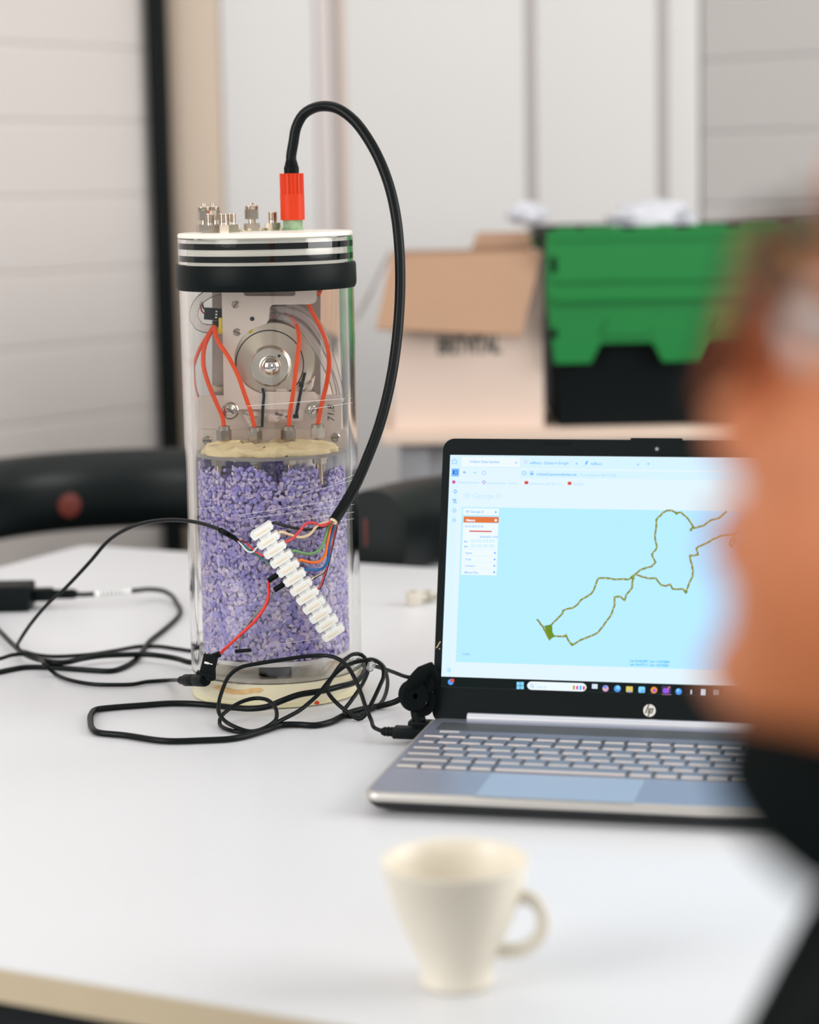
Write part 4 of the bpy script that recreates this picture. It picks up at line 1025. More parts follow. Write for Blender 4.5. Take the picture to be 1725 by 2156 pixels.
for y in (1139.5, 1150): 
    for x in (992, 1005, 1018, 1031): srect(g, x, y - 4, x + 11, y + 3, E3)
f_ = sbuild(g, 'menu_fields', TINT); f_['kind'] = 'stuff'
g = G()
for s, x, y, sz in (('SB George D', 981, 1079.5, .0040), ('25.05.2025 01:42', 979, 1110, .0032), ('06.06.2025 13:28', 1011, 1132, .0030), ('Min', 977.5, 1142, .0030), ('Max', 977.5, 1152.5, .0030), ('Layers', 980, 1166, .0032), ('Track', 979.5, 1179.5, .0032), ('Contacts', 979, 1193, .0032), ('Mission Plan', 978.5, 1207, .0032),
    ('Iridium Data Service', 990, 974.5, .0042), ('selBuoy - Szukaj w Google', 1116, 977, .0042), ('SelBuoy', 1244, 979, .0042)): stext(g, s, x, y, sz, E4, bold=0.00004)
stext(g, 'iridium2.azurewebsites.net', 1130.5, 1001, .0043, E4, bold=0.00006)
for x, y in ((1087.5, 974), (1215, 976), (1344, 978)): stext(g, 'x', x - 2, y + 2, .0042, E4, bold=0.0001)
stext(g, '+', 1363, 980, .005, E4, bold=0.0001)
sbuild(g, 'screen_text', SKYT)
g = G(); stext(g, '/?truckName=SB191402', 1221, 1003, .0043, E4); stext(g, 'Getting Started', 963, 1018, .0041, E4); stext(g, 'DuckDuckGo - Privac...', 1025, 1019.5, .0040, E4); stext(g, 'performer goal the re...', 1115.5, 1020.5, .0040, E4); stext(g, 'Goal26', 1207, 1021.5, .0040, E4)
sbuild(g, 'pale_text', PALET)
g = G(); stext(g, 'SB George D', 975, 1048.5, .0085, E4, bold=0.00005); sbuild(g, 'page_title', emit('screen_title', (0.58, 0.86, 0.98)))
g = G(); stext(g, 'History', 981.5, 1097.5, .0036, E4, bold=0.00012); sdisc(g, 1044.5, 1095.5, 0.0011, E3); sbuild(g, 'heading_text', WHITEE)
g = G(); stext(g, 'Lat: 55.962387  Lon: -13.072880', 1327, 1393.5, .0034, E4, bold=0.0001); stext(g, 'Lat: 54.637111  Lon: 18.572830', 1327, 1401, .0034, E4, bold=0.0001)
sbuild(g, 'coordinate_text', emit('screen_coord_text', (0.12, 0.55, 1.0)))
g = G(); stext(g, 'Leaflet', 974, 1379, .0034, E4, bold=0.00004); sbuild(g, 'map_credit', emit('screen_violet_text', (0.30, 0.50, 1.0)))
# side-bar and toolbar icons
def icon(name, m, fn):
    q = G(); fn(q); return sbuild(q, name, m)
icon('bag_icon', SKYT, lambda q: [srect(q, 953, 969, 962, 970, E3), srect(q, 953, 975.5, 962.5, 976.5, E3), srect(q, 952.6, 969, 953.6, 976.5, E3), srect(q, 961.8, 969, 962.8, 976.5, E3), srect(q, 955, 966, 960, 967, E3)])
icon('panel_button', emit('screen_button_blue', (0.20, 0.50, 1.0)), lambda q: srect(q, 951.5, 986.5, 967.5, 1003, E2, 0.0006))
icon('panel_glyph', emit('screen_navy', (0.03, 0.10, 0.55)), lambda q: [srect(q, 954.5, 991, 964, 992.2, E3), srect(q, 954.5, 997, 964, 998.2, E3), srect(q, 954.5, 991, 957.5, 998.2, E3), srect(q, 963, 991, 964, 998.2, E3)])
icon('back_arrow', SKYT, lambda q: [sline(q, [(976, 994.5), (982, 994.8)], .0006, E3), sline(q, [(979, 992), (976, 994.5), (979, 997)], .0006, E3)])
icon('forward_arrow', PALET, lambda q: [sline(q, [(997, 995), (1003, 995.2)], .0006, E3), sline(q, [(1000.5, 993), (1003, 995.2), (1000.5, 997.5)], .0006, E3)])
icon('reload_icon', SKYT, lambda q: sdisc(q, 1019.5, 995.5, 0.0017, E3, 16, 0.0013))
icon('shield_icon', SKYT, lambda q: sdisc(q, 1104.3, 996.5, 0.0018, E3, 6, 0.0013))
icon('lock_icon', SKYT, lambda q: [sdisc(q, 1120, 994.5, 0.0013, E3, 12, 0.0009), srect(q, 1117, 995.5, 1123.5, 1000.5, E3)])
icon('bookmark_icon', emit('screen_magenta', (0.75, 0.10, 0.42)), lambda q: sdisc(q, 956, 1015, 0.0015, E3))
icon('bookmark_icon', emit('screen_purple', (0.45, 0.25, 0.85)), lambda q: sdisc(q, 1019.5, 1015.5, 0.0015, E3, 16, 0.0009))
icon('bookmark_icon', REDL, lambda q: srect(q, 1105, 1013, 1113, 1019.5, E3, .0005)); icon('bookmark_icon', REDL, lambda q: srect(q, 1196, 1014.5, 1204, 1021, E3, .0005))
icon('page_icon', DEEPT, lambda q: sline(q, [(1234, 977.5), (1237, 971.5)], .0012, E3)); icon('page_icon', emit('screen_pink', (0.75, 0.5, 0.9)), lambda q: sdisc(q, 1107.5, 973, 0.0012, E3, 12, 0.0008))
icon('sparkle_icon', SKYT, lambda q: [sline(q, [(959, 1031), (962.5, 1035), (959, 1039), (955.5, 1035), (959, 1031)], .0006, E3)])
icon('puzzle_icon', emit('screen_deep_sky', (0.10, 0.36, 0.85)), lambda q: [sdisc(q, 956.5, 1053, .0012, E3, 10, .0007), srect(q, 955.5, 1057, 958, 1059.5, E3), srect(q, 959.5, 1057, 962, 1059.5, E3), srect(q, 958.5, 1052, 961, 1055, E3)])
icon('clock_icon', SKYT, lambda q: [sdisc(q, 957, 1075, .0017, E3, 18, .0013), sline(q, [(957, 1072.5), (957, 1075.2), (958.8, 1076.5)], .0004, E3)])
icon('star_icon', SKYT, lambda q: sdisc(q, 956.8, 1095.3, .0017, E3, 5, .0011))
icon('gear_icon', PALET, lambda q: sdisc(q, 946, 1411, .0017, E3, 8, .0008))
g = G()
for x, y in ((1044.5, 1078.3), (1042.5, 1164.5), (1042, 1178), (1041.5, 1191.5), (1041, 1205)): sdisc(g, x, y, .0008, E3, 8)
sbuild(g, 'menu_arrow', DEEPT)['kind'] = 'stuff'
# map track
upl = [(1163, 1314), (1172.7, 1304.7), (1185, 1291), (1186, 1286), (1192, 1283), (1207, 1280), (1216.5, 1273), (1224, 1263), (1245.7, 1250), (1253, 1236.5), (1260, 1218), (1275, 1217), (1299, 1220), (1326, 1219.5), (1336, 1211), (1349.6, 1199.5), (1371.5, 1193.4), (1381, 1183.7), (1373, 1168), (1383.7, 1153), (1380, 1133.7), (1382.4, 1094.8), (1395.8, 1080), (1405.6, 1074.8), (1415, 1075), (1424, 1080), (1434.8, 1079), (1444.5, 1087.5), (1454, 1099.7), (1460, 1109), (1454, 1116.7)]
low = [(1166, 1339), (1190, 1340), (1192, 1336), (1196, 1346), (1204.4, 1358), (1209, 1357), (1224, 1347), (1245.7, 1338.8), (1260, 1331.5), (1270, 1319), (1287, 1295), (1294.4, 1275.5), (1294.4, 1257), (1306.6, 1256), (1315.6, 1264.5), (1319, 1252), (1331.5, 1237.7), (1332.7, 1222), (1336, 1210)]
eas = [(1336, 1210), (1341, 1210), (1365.6, 1218), (1381.4, 1217.5), (1392, 1231.6), (1402, 1234), (1411.8, 1230.4), (1416.7, 1240), (1438.6, 1240), (1444.7, 1248.7), (1452, 1226.8), (1459, 1214), (1460, 1202), (1453, 1170), (1470, 1168), (1466.4, 1154.4), (1493, 1141), (1515, 1129), (1544, 1125), (1556.5, 1116.7)]
brn = [(1461, 1112), (1481, 1107), (1498, 1094.8), (1515, 1090), (1530, 1076.5)]
wes = [(1131.5, 1304.5), (1143.5, 1319), (1158, 1347)]
lop = [(1544, 1125), (1546, 1138), (1540, 1152), (1536, 1146), (1540, 1134)]
def jit(l):
    out = [l[0]]
    for a_, b_ in zip(l[:-1], l[1:]):
        n_ = max(1, int(math.hypot(b_[0] - a_[0], b_[1] - a_[1]) / 6))
        for k in range(1, n_ + 1):
            t = k / n_; e_ = 0.7 if k < n_ else 0
            out.append((a_[0] + (b_[0] - a_[0]) * t + random.uniform(-e_, e_), a_[1] + (b_[1] - a_[1]) * t + random.uniform(-e_, e_)))
    return out
g = G()
for l in (upl, low, eas, brn, wes, lop): sline(g, jit(l), .0015, E2)
sbuild(g, 'map_track', TRK)
g = G(); g.poly([scr(x, y, E3) for x, y in ((1146, 1318), (1163, 1314), (1164, 1331), (1169, 1340), (1158, 1347))])
for x, y, r in ((1185, 1291, .0011), (1206, 1357, .0013), (1333, 1217, .0016), (1445, 1246, .0013), (1455, 1116, .0013), (1192, 1338, .0008), (1425, 1082, .001), (1316, 1263, .001)): sdisc(g, x, y, r, E3, 7)
for l in (upl, low, eas, brn): 
    for x, y in jit(l)[::3]: sdisc(g, x, y, .0008, E3, 6)
g2 = G()
for l in (upl, low, eas, brn):
    for x, y in jit(l)[1::2]: sdisc(g2, x, y, .0005, E4, 6)
sbuild(g2, 'track_dots', emit('screen_pale_yellow', (0.75, 0.72, 0.22)))['kind'] = 'stuff'
mk = sbuild(g, 'track_markers', OLIVE); mk['kind'] = 'stuff'
# task bar icons
SB = emit('screen_bluish', (0.10, 0.35, 0.95)); SKYI = emit('screen_sky_icon', (0.25, 0.72, 1.05))
def tb_icon(name, m, x, y, w, h, r=.0008): icon(name, m, lambda q: srect(q, x - w / 2, y - h / 2, x + w / 2, y + h / 2, E3, r))
for dx, dy in ((-4, -4), (4, -4), (-4, 4), (4, 4)): tb_icon('start_tile', SKYI, 1096 + dx, 1443.3 + dy, 7.2, 7.2, .0003)
icon('search_pill', WHITEE, lambda q: srect(q, 1110.5, 1434.5, 1236, 1457, E2, .0038))
icon('search_glyph', SKYT, lambda q: [sdisc(q, 1120.5, 1443.5, .0013, E3, 14, .0009), sline(q, [(1122.5, 1446), (1125, 1449)], .0005, E3)])
icon('search_word', PALET, lambda q: stext(q, 'Search', 1131, 1449, .0042, E3))
for k, c_ in enumerate(((0.55, 0.36, 0.04), (0.8, 0.05, 0.3), (0.05, 0.45, 0.95), (0.7, 0.06, 0.06))): tb_icon('pill_figure', emit('pill_%d' % k, c_), 1209 + 7 * k, 1447.5 + .3 * k, 4, 9 - (k % 2), .0005)
tb_icon('task_icon', emit('ti_white', (0.7, 0.82, 0.95)), 1253, 1445, 12, 10, .0003)
icon('task_icon', emit('ti_pink', (0.75, 0.35, 0.75)), lambda q: sdisc(q, 1275.5, 1449.5, .0026, E3)); icon('task_icon', SB, lambda q: sdisc(q, 1274, 1446.5, .0014, E4)); icon('task_icon', emit('ti_yellow', (0.75, 0.6, 0.15)), lambda q: sdisc(q, 1273.5, 1451.5, .0011, E4))
icon('task_icon', SB, lambda q: sdisc(q, 1300.5, 1450, .0028, E3)); icon('task_icon', SKYI, lambda q: sdisc(q, 1302, 1447.5, .0016, E4))
tb_icon('task_icon', MATS['ti_yellow'], 1326, 1451, 14, 12, .0004); tb_icon('task_icon', SB, 1326, 1456, 7, 4, .0002)
tb_icon('task_icon', SKYI, 1352, 1452, 14, 13, .001); tb_icon('task_icon', SB, 1354, 1455, 9, 6, .001)
icon('task_icon', emit('ti_orange', (0.9, 0.32, 0.06)), lambda q: sdisc(q, 1377.5, 1453, .0027, E3)); icon('task_icon', emit('ti_violet', (0.35, 0.12, 0.85)), lambda q: sdisc(q, 1378.5, 1454, .0013, E4))
icon('active_task', emit('ti_shade', (0.07, 0.05, 0.12)), lambda q: srect(q, 1394, 1444, 1414, 1466, E2, .0004)); tb_icon('task_icon', MATS['ti_violet'], 1403, 1454, 13, 10, .0014); icon('task_icon', MATS['ti_orange'], lambda q: sline(q, [(1408, 1450), (1410, 1446)], .0009, E4)); icon('active_task_line', MATS['ti_pink'], lambda q: srect(q, 1394.5, 1462.5, 1413.5, 1466, E3))
icon('task_icon', SB, lambda q: sdisc(q, 1429.5, 1456, .0026, E3)); icon('task_icon', SKYI, lambda q: sdisc(q, 1428, 1453.5, .0012, E4))
tb_icon('task_icon', MATS['ti_white'], 1456, 1457, 3, 9, .0002); tb_icon('task_icon', MATS['ti_white'], 1481, 1457.5, 10, 13, .0003); tb_icon('task_icon', emit('ti_grey', (0.3, 0.32, 0.36)), 1508, 1458, 12, 11, .0003)
icon('badge_icon', SB, lambda q: sdisc(q, 949.5, 1436, .0025, E3)); icon('badge_icon', REDL, lambda q: sdisc(q, 953, 1433, .0017, E4)); 

# ------------------------------------------------------------------ plugs in the laptop's side, strap
def lw2(x, y, z):
    ca, sa = math.cos(LYAW), math.sin(LYAW); return np.array([LX + ca * x - sa * y, LY + sa * x + ca * y, z])
ex = np.array([math.cos(LYAW), math.sin(LYAW), 0]); ey = np.array([-ex[1], ex[0], 0]); LR = np.stack([ex, ey, [0, 0, 1.0]], 1)
g = G(); g.box(lw2(-0.0140, 0.214, 0.0098), (0.028, 0.014, 0.0088), LR, bevel=0.0012)
g.lathe([(0.0036, 0), (0.0042, 0.002), (0.0036, 0.0035), (0.0042, 0.005), (0.0036, 0.0065), (0.0040, 0.008), (0.0026, 0.011), (0, 0.011)], lw2(-0.0275, 0.214, 0.0098), frame(-ex), 16)
g.build('usb_plug', BLACK, usb)
g = G(); g.box(lw2(-0.0085, 0.2315, 0.0115), (0.021, 0.012, 0.009), LR, bevel=0.001)
bse = lw2(-0.0105, 0.2315, 0.0155); tip = ony(867, 1448, bse[1] + 0.004)
prof = [(0.0058, 0)]
LT_ = np.linalg.norm(tip - bse)
for k in range(9): prof += [(0.0056 - k * 0.0003, LT_ * (0.25 + k * 0.075)), (0.0056 - k * 0.0003, LT_ * (0.25 + k * 0.075) + 0.0016), (0.0049 - k * 0.0003, LT_ * (0.25 + k * 0.075) + 0.0018)]
prof += [(0.0024, LT_), (0, LT_)]
g.lathe(prof, bse, frame(tip - bse), 18); g.build('power_plug', BLACK, pw)
st = thing('cable_strap', 'black fuzzy hook-and-loop strap bundled round the cables beside the laptop', 'strap', lw2(-0.012, 0.222, 0))
FUZZ = mat('black_fuzzy_strap', (13, 18, 18), 0.95, bump=0.8, bscale=900, spec=0.15)
def strap_ring(px, py, d, rad, width, thick, nrm, name, squash=1.0, parent=st):
    o = ony(px, py, lw2(-0.012, 0.224, 0)[1] + d); q = G()
    Mx = frame(nrm); Mx = Mx @ np.diag([1, squash, 1])
    q.lathe([(rad, -width / 2), (rad + thick, -width / 2), (rad + thick * 1.15, 0), (rad + thick, width / 2), (rad, width / 2)], o, Mx, 30, close=True)
    return q.build(name, FUZZ, parent, ang=60)
strap_ring(870, 1464, 0.004, 0.0022, 0.016, 0.0085, (0.25, -1, 0.12), 'strap_loop', 1.12)
strap_ring(893, 1436, 0.010, 0.0012, 0.016, 0.0072, (-0.2, -1, 0.2), 'strap_loop', 1.35)
strap_ring(893, 1476, 0.008, 0.0034, 0.013, 0.0052, (0.1, -1, 0.1), 'strap_loop', 1.35)
g = G(); pts = [ony(x, y, lw2(-0.012, 0.224, 0)[1] + d) for x, y, d in ((858, 1452, 0.0), (874, 1434, .002), (890, 1416, .004), (900, 1410, .006), (908, 1424, .008), (912, 1450, .01))]
g.tube(pts, [0.004, 0.006, 0.0062, 0.006, 0.005, 0.003], 12, flat=1.4); g.build('strap_end', FUZZ, st, ang=60)

# ------------------------------------------------------------------ cup
co_ = onz(962, 2070)
cup = thing('coffee_cup', 'small cream coffee cup with curled handle near the front table edge', 'cup', (co_[0], co_[1], 0))
CUPM = mat('cream_glaze', (236, 228, 212), 0.32, var=0.02)
KC = 1.10
outer = [(0.0155, 0.0), (0.0186, 0.0004), (0.0193, 0.002), (0.0190, 0.0045), (0.0188, 0.008), (0.0203, 0.014), (0.0242, 0.022), (0.0286, 0.032), (0.0324, 0.042), (0.0354, 0.052), (0.0375, 0.061), (0.0386, 0.0665), (0.0386, 0.0675)]
inner = [(0.0374, 0.0678), (0.0362, 0.067), (0.0347, 0.060), (0.0325, 0.050), (0.0289, 0.039), (0.0247, 0.029), (0.019, 0.020), (0.012, 0.0155), (0, 0.0145)]
g = G(); g.lathe([(a_ * KC, b_ * KC) for a_, b_ in [(0, 0.0015), (0.015, 0.0015)] + outer + inner], co_, seg=72); g.build('cup_body', CUPM, cup, ang=70)
hd = unit(np.array([0.96, -0.28, 0]))
g = G(); hp = [co_ + hd * r * KC + np.array([0, 0, z * KC]) for r, z in ((0.0295, 0.0480), (0.0350, 0.0500), (0.0420, 0.0480), (0.0465, 0.0410), (0.0462, 0.0320), (0.0410, 0.0245), (0.0345, 0.0205), (0.0280, 0.0195), (0.0210, 0.0205))]
g.tube(hp, [0.0042, 0.0036, 0.0032, 0.003, 0.003, 0.0031, 0.0034, 0.0038], 12, flat=1.35); g.build('handle', CUPM, cup, ang=80)
# ------------------------------------------------------------------ side table with the box and the crate
SY = 3.42
zs = ony(1000, 909, SY)[2]
xl, xr = ony(803, 920, SY)[0], 1.16
sd = thing('side_table', 'plywood side table against the back wall under the carton and crate', 'table', ((xl + xr) / 2, SY + 0.42, FLOORZ))
g = G(); g.box(((xl + xr) / 2, SY + 0.24, zs - 0.009), (xr - xl, 0.48, 0.018), bevel=0.001)
g.build('table_top', mat('pale_plywood', (232, 208, 190), 0.6, var=0.06, vscale=8, stretch=(1, 8, 8)), sd)
for x in (xl + 0.05, xr - 0.05):
    for y in (SY + 0.05, SY + 0.43):
        g = G(); g.box((x, y, (FLOORZ + zs - 0.018) / 2), (0.045, 0.045, zs - 0.018 - FLOORZ), bevel=0.003); g.build('leg', mat('grey_table_leg', (150, 150, 154), 0.5), sd)
g = G(); g.box(((xl + xr) / 2, SY + 0.26, (FLOORZ + zs - 0.018) / 2), (xr - xl - 0.1, 0.36, (zs - 0.018 - FLOORZ) * 0.98), bevel=0.004)
g.build('cupboard', mat('pale_grey_front', (212, 212, 216), 0.6), sd)
# cardboard box
KRAFT = mat('brown_kraft_board', (174, 139, 113), 0.8, var=0.04, vscale=10)
KRAFTP = mat('pale_board', (226, 205, 191), 0.75, var=0.03, vscale=10)
KRAFTG = mat('grey_board', (168, 158, 150), 0.8, var=0.04, vscale=10)
BY = SY + 0.045
bx0, bx1 = ony(828, 800, BY)[0], ony(1145, 800, BY)[0]
bz1 = ony(980, 536, BY)[2]
bd = 0.25
box = thing('cardboard_box', 'open pale cardboard carton with brown flaps on the side table', 'box', ((bx0 + bx1) / 2, BY + bd / 2, zs))
TK = 0.004
def bpanel(name, c, size, m): q = G(); q.box(c, size, bevel=0.0006, seg=1); return q.build(name, m, box)
zc2 = (zs + bz1) / 2; hz = bz1 - zs
fr = bpanel('front_panel', ((bx0 + bx1) / 2, BY + TK / 2, zc2), (bx1 - bx0, TK, hz), KRAFTP)
bpanel('back_panel', ((bx0 + bx1) / 2, BY + bd - TK / 2, zc2), (bx1 - bx0, TK, hz), KRAFT)
bpanel('side_panel', (bx0 + TK / 2, BY + bd / 2, zc2), (TK, bd - 2 * TK, hz), KRAFTP)
bpanel('side_panel', (bx1 - TK / 2, BY + bd / 2, zc2), (TK, bd - 2 * TK, hz), KRAFTP)
bpanel('bottom_panel', ((bx0 + bx1) / 2, BY + bd / 2, zs + TK / 2), (bx1 - bx0 - 2 * TK, bd - 2 * TK, TK), KRAFT)
def flap(pts, m, t=0.004):
    p = [np.array(x) for x in pts]; n = unit(np.cross(p[1] - p[0], p[3] - p[0])); q = G()
    q.add(p + [x + n * t for x in p], [(3, 2, 1, 0), (4, 5, 6, 7), (0, 1, 5, 4), (1, 2, 6, 5), (2, 3, 7, 6), (3, 0, 4, 7)])
    return q.build('flap', m, box)
flap([(bx0, BY, bz1), (bx1, BY, bz1 + 0.004), ony(1098, 706, BY - 0.065), ony(792, 692, BY - 0.065)], KRAFT)
flap([(bx0, BY + 0.005, bz1), (bx0, BY + bd, bz1), ony(772, 640, BY + bd - 0.03), ony(751, 676, BY + 0.01)], KRAFTG)
flap([(bx1, BY + bd, bz1), (bx1, BY + 0.005, bz1), ony(1139, 715, BY - 0.002), ony(1130, 690, BY + bd - 0.03)], KRAFTG)
flap([(bx0 + 0.13, BY + bd, bz1), (bx1, BY + bd, bz1), (bx1 - 0.004, BY + bd + 0.05, bz1 + 0.022), (bx0 + 0.14, BY + bd + 0.05, bz1 + 0.022)], KRAFT)
V, F = text_geo('BRITVITAL', 0.037, 'CENTER', 0, 0, 0.0012)
g = G(); V[:, 0] *= 0.56; pt = ony(988, 744, BY - 0.0006)
g.add(V @ np.stack([FX, FZ, [0, -1, 0]], 1).T + pt, F); g.build('printed_word', mat('green_black_print', (52, 66, 60), 0.7), box, smooth=False)
# crumpled plastic
PLAST = mat('white_plastic_film', (234, 236, 244), 0.25, var=0.03, trans=0.25, spec=0.6)
def crumple(name, c, size, seed, label, cat='bag', n=3):
    r = np.random.default_rng(seed); b_ = bmesh.new(); bmesh.ops.create_icosphere(b_, subdivisions=n, radius=1.0); b_.verts.index_update()
    V = np.array([v.co[:] for v in b_.verts]); F = [tuple(v.index for v in f.verts) for f in b_.faces]; b_.free()
    k = r.normal(0, 1, (9, 3)); ph = r.uniform(0, 6, 9)
    d = np.ones(len(V))
    for i in range(9): d += 0.11 * np.abs(np.sin(V @ k[i] * (1.6 + 0.5 * i) + ph[i])) - 0.06
    V = V * d[:, None] * np.array(size) / 2
    V[:, 2] = np.maximum(V[:, 2], -size[2] / 2 * 0.92)
    q = G(); q.add(V + np.asarray(c, float), F); o = q.build(name, PLAST, None, ang=22); return tag(o, label, cat)
# crate
CY0 = SY + 0.02
GREEN = mat('green_plastic', (0, 122, 50), 0.42, var=0.06, vscale=14)
CBLK = mat('black_crate_plastic', (12, 18, 19), 0.55, var=0.1, spec=0.12)
cx0, cx1 = ony(1168, 800, CY0 + 0.02)[0], ony(1168, 800, CY0 + 0.02)[0] + 0.585
ctop = ony(1300, 480, CY0)[2]
crate = thing('storage_crate', 'black storage crate with green lid flaps hanging open on the side table', 'crate', ((cx0 + cx1) / 2, CY0 + 0.22, zs))
def tub(x0, x1, y0, y1, z0, z1, tp, t, name, m):
    q = G()
    o = [(x0 + tp, y0 + tp, z0), (x1 - tp, y0 + tp, z0), (x1 - tp, y1 - tp, z0), (x0 + tp, y1 - tp, z0), (x0, y0, z1), (x1, y0, z1), (x1, y1, z1), (x0, y1, z1)]
    i = [(x0 + t, y0 + t, z1), (x1 - t, y0 + t, z1), (x1 - t, y1 - t, z1), (x0 + t, y1 - t, z1), (x0 + tp + t, y0 + tp + t, z0 + t), (x1 - tp - t, y0 + tp + t, z0 + t), (x1 - tp - t, y1 - tp - t, z0 + t), (x0 + tp + t, y1 - tp - t, z0 + t)]
    q.add(o + i, [(3, 2, 1, 0)] + [(k, (k + 1) % 4, 4 + (k + 1) % 4, 4 + k) for k in range(4)] + [(4 + k, 4 + (k + 1) % 4, 8 + (k + 1) % 4, 8 + k) for k in range(4)] + [(8 + k, 8 + (k + 1) % 4, 12 + (k + 1) % 4, 12 + k) for k in range(4)] + [(12, 13, 14, 15)])
    return q.build(name, m, crate)
tub(cx0, cx1, CY0 + 0.02, CY0 + 0.40, zs, ctop - 0.01, 0.006, 0.006, 'crate_body', CBLK)
g = G(); z_ = ctop - 0.012
for a_, b_, c_, d_ in ((cx0 - 0.012, cx1 + 0.012, CY0 + 0.008, CY0 + 0.022), (cx0 - 0.012, cx1 + 0.012, CY0 + 0.398, CY0 + 0.412)): g.box(((a_ + b_) / 2, (c_ + d_) / 2, z_), (b_ - a_, d_ - c_, 0.02), bevel=0.002)
for a_, b_, c_, d_ in ((cx0 - 0.012, cx0, CY0 + 0.02, CY0 + 0.40), (cx1, cx1 + 0.012, CY0 + 0.02, CY0 + 0.40)): g.box(((a_ + b_) / 2, (c_ + d_) / 2, z_), (b_ - a_, d_ - c_, 0.02), bevel=0.002)
g.build('crate_rim', CBLK, crate)
def gx(px): return ony(px, 600, CY0)[0]
def gz(py): return ony(1300, py, CY0)[2]
per = gx(1490) - gx(1255)
def flap_outline(top, hi, lo):
    out = [(gx(1152), top), (gx(1150), (top + lo) / 2), (gx(1166), lo)]
    x = gx(1243)
    while x + per * 0.62 < cx1 - 0.02:
        w = gx(1395) - gx(1243); s_ = gx(1264) - gx(1243)
        out += [(x, lo), (x + s_, hi), (x + w - s_, hi), (x + w, lo)]; x += per
    return out + [(cx1 - 0.006, lo), (cx1 + 0.010, (top + lo) / 2), (cx1 + 0.010, top)]
def green_flap(y, sgn):
    q = G(); q.prism(flap_outline(gz(484), gz(722), gz(763)), 0.006, (0, y, 0), np.stack([FX, FZ, [0, -sgn, 0]], 1))
    f = q.build('lid_flap', GREEN, crate)
    for py, h, t in ((500, 5, .003), (588, 5, .0045), (628, 7, .008)):
        q = G(); q.box(((gx(1160) + cx1) / 2, y - sgn * (0.006 + t / 2), gz(py)), (cx1 - gx(1160) - 0.008, t, (gz(py) - gz(py + h)) * 2), bevel=0.001); q.build('rib', GREEN, f)
    x = gx(1275)
    while x + 0.06 < cx1:
        q = G(); w = gx(1365) - gx(1275); hp_ = [(x - 0.006, gz(706)), (x + w + 0.006, gz(706)), (x + w - 0.004, gz(672)), (x + 0.004, gz(672))]
        q.prism(hp_, 0.005, (0, y - sgn * 0.006, 0), np.stack([FX, FZ, [0, -sgn, 0]], 1)); q.build('raised_panel', GREEN, f); x += per
    q = G(); q.box((gx(1166), y - sgn * 0.0055, gz(555)), (0.010, 0.002, 0.024), bevel=0.0006); q.build('slot', CBLK, f)
    q = G(); q.box((gx(1166), y - sgn * 0.0055, gz(700)), (0.010, 0.002, 0.014), bevel=0.0006); q.build('slot', CBLK, f)
    return f
green_flap(CY0 + 0.002, 1)
green_flap(CY0 + 0.420, -1)
x = gx(1152); k = 0
while x < cx1:
    x2 = min(x + gx(1310) - gx(1225), cx1)
    q = G(); q.box(((x + x2) / 2 , CY0 + 0.003, ctop - 0.002), (x2 - x - 0.002 if k else gx(1196) - x, 0.014, 0.010), bevel=0.003); q.build('hinge_tube', GREEN, crate)
    x = (gx(1225) if k == 0 else x + gx(1337) - gx(1225)); k += 1
for px in (1210, 1322, 1433, 1545, 1657):
    if gx(px) < cx1: q = G(); q.lathe([(0.0075, -0.012), (0.0075, 0.012)], (gx(px), CY0 + 0.004, ctop - 0.004), frame((1, 0, 0)), 14); q.build('hinge_pin', CBLK, crate)
q = G(); q.box((gx(1352), CY0 + 0.30, ctop + 0.004), (0.030, 0.012, 0.018), bevel=0.003); q.build('lid_clip', GREEN, crate)
q = G(); q.box((gx(1470), CY0 + 0.30, ctop + 0.006), (0.026, 0.012, 0.02), bevel=0.003); q.build('lid_clip', CBLK, crate)
pc_ = ony(1375, 462, CY0 + 0.16)
crumple('plastic_bag', pc_ + np.array([0, 0, -0.004]), (0.125, 0.11, 0.062), 5, 'crumpled white plastic bag bulging from the open crate', 'bag')
pc_ = ony(1098, 470, BY + 0.12)
crumple('plastic_film', ony(1108, 450, BY + 0.12) + np.array([0, 0, 0.0]), (0.06, 0.05, 0.034), 8, 'bluish crumpled plastic film poking out of the cardboard carton', 'film')

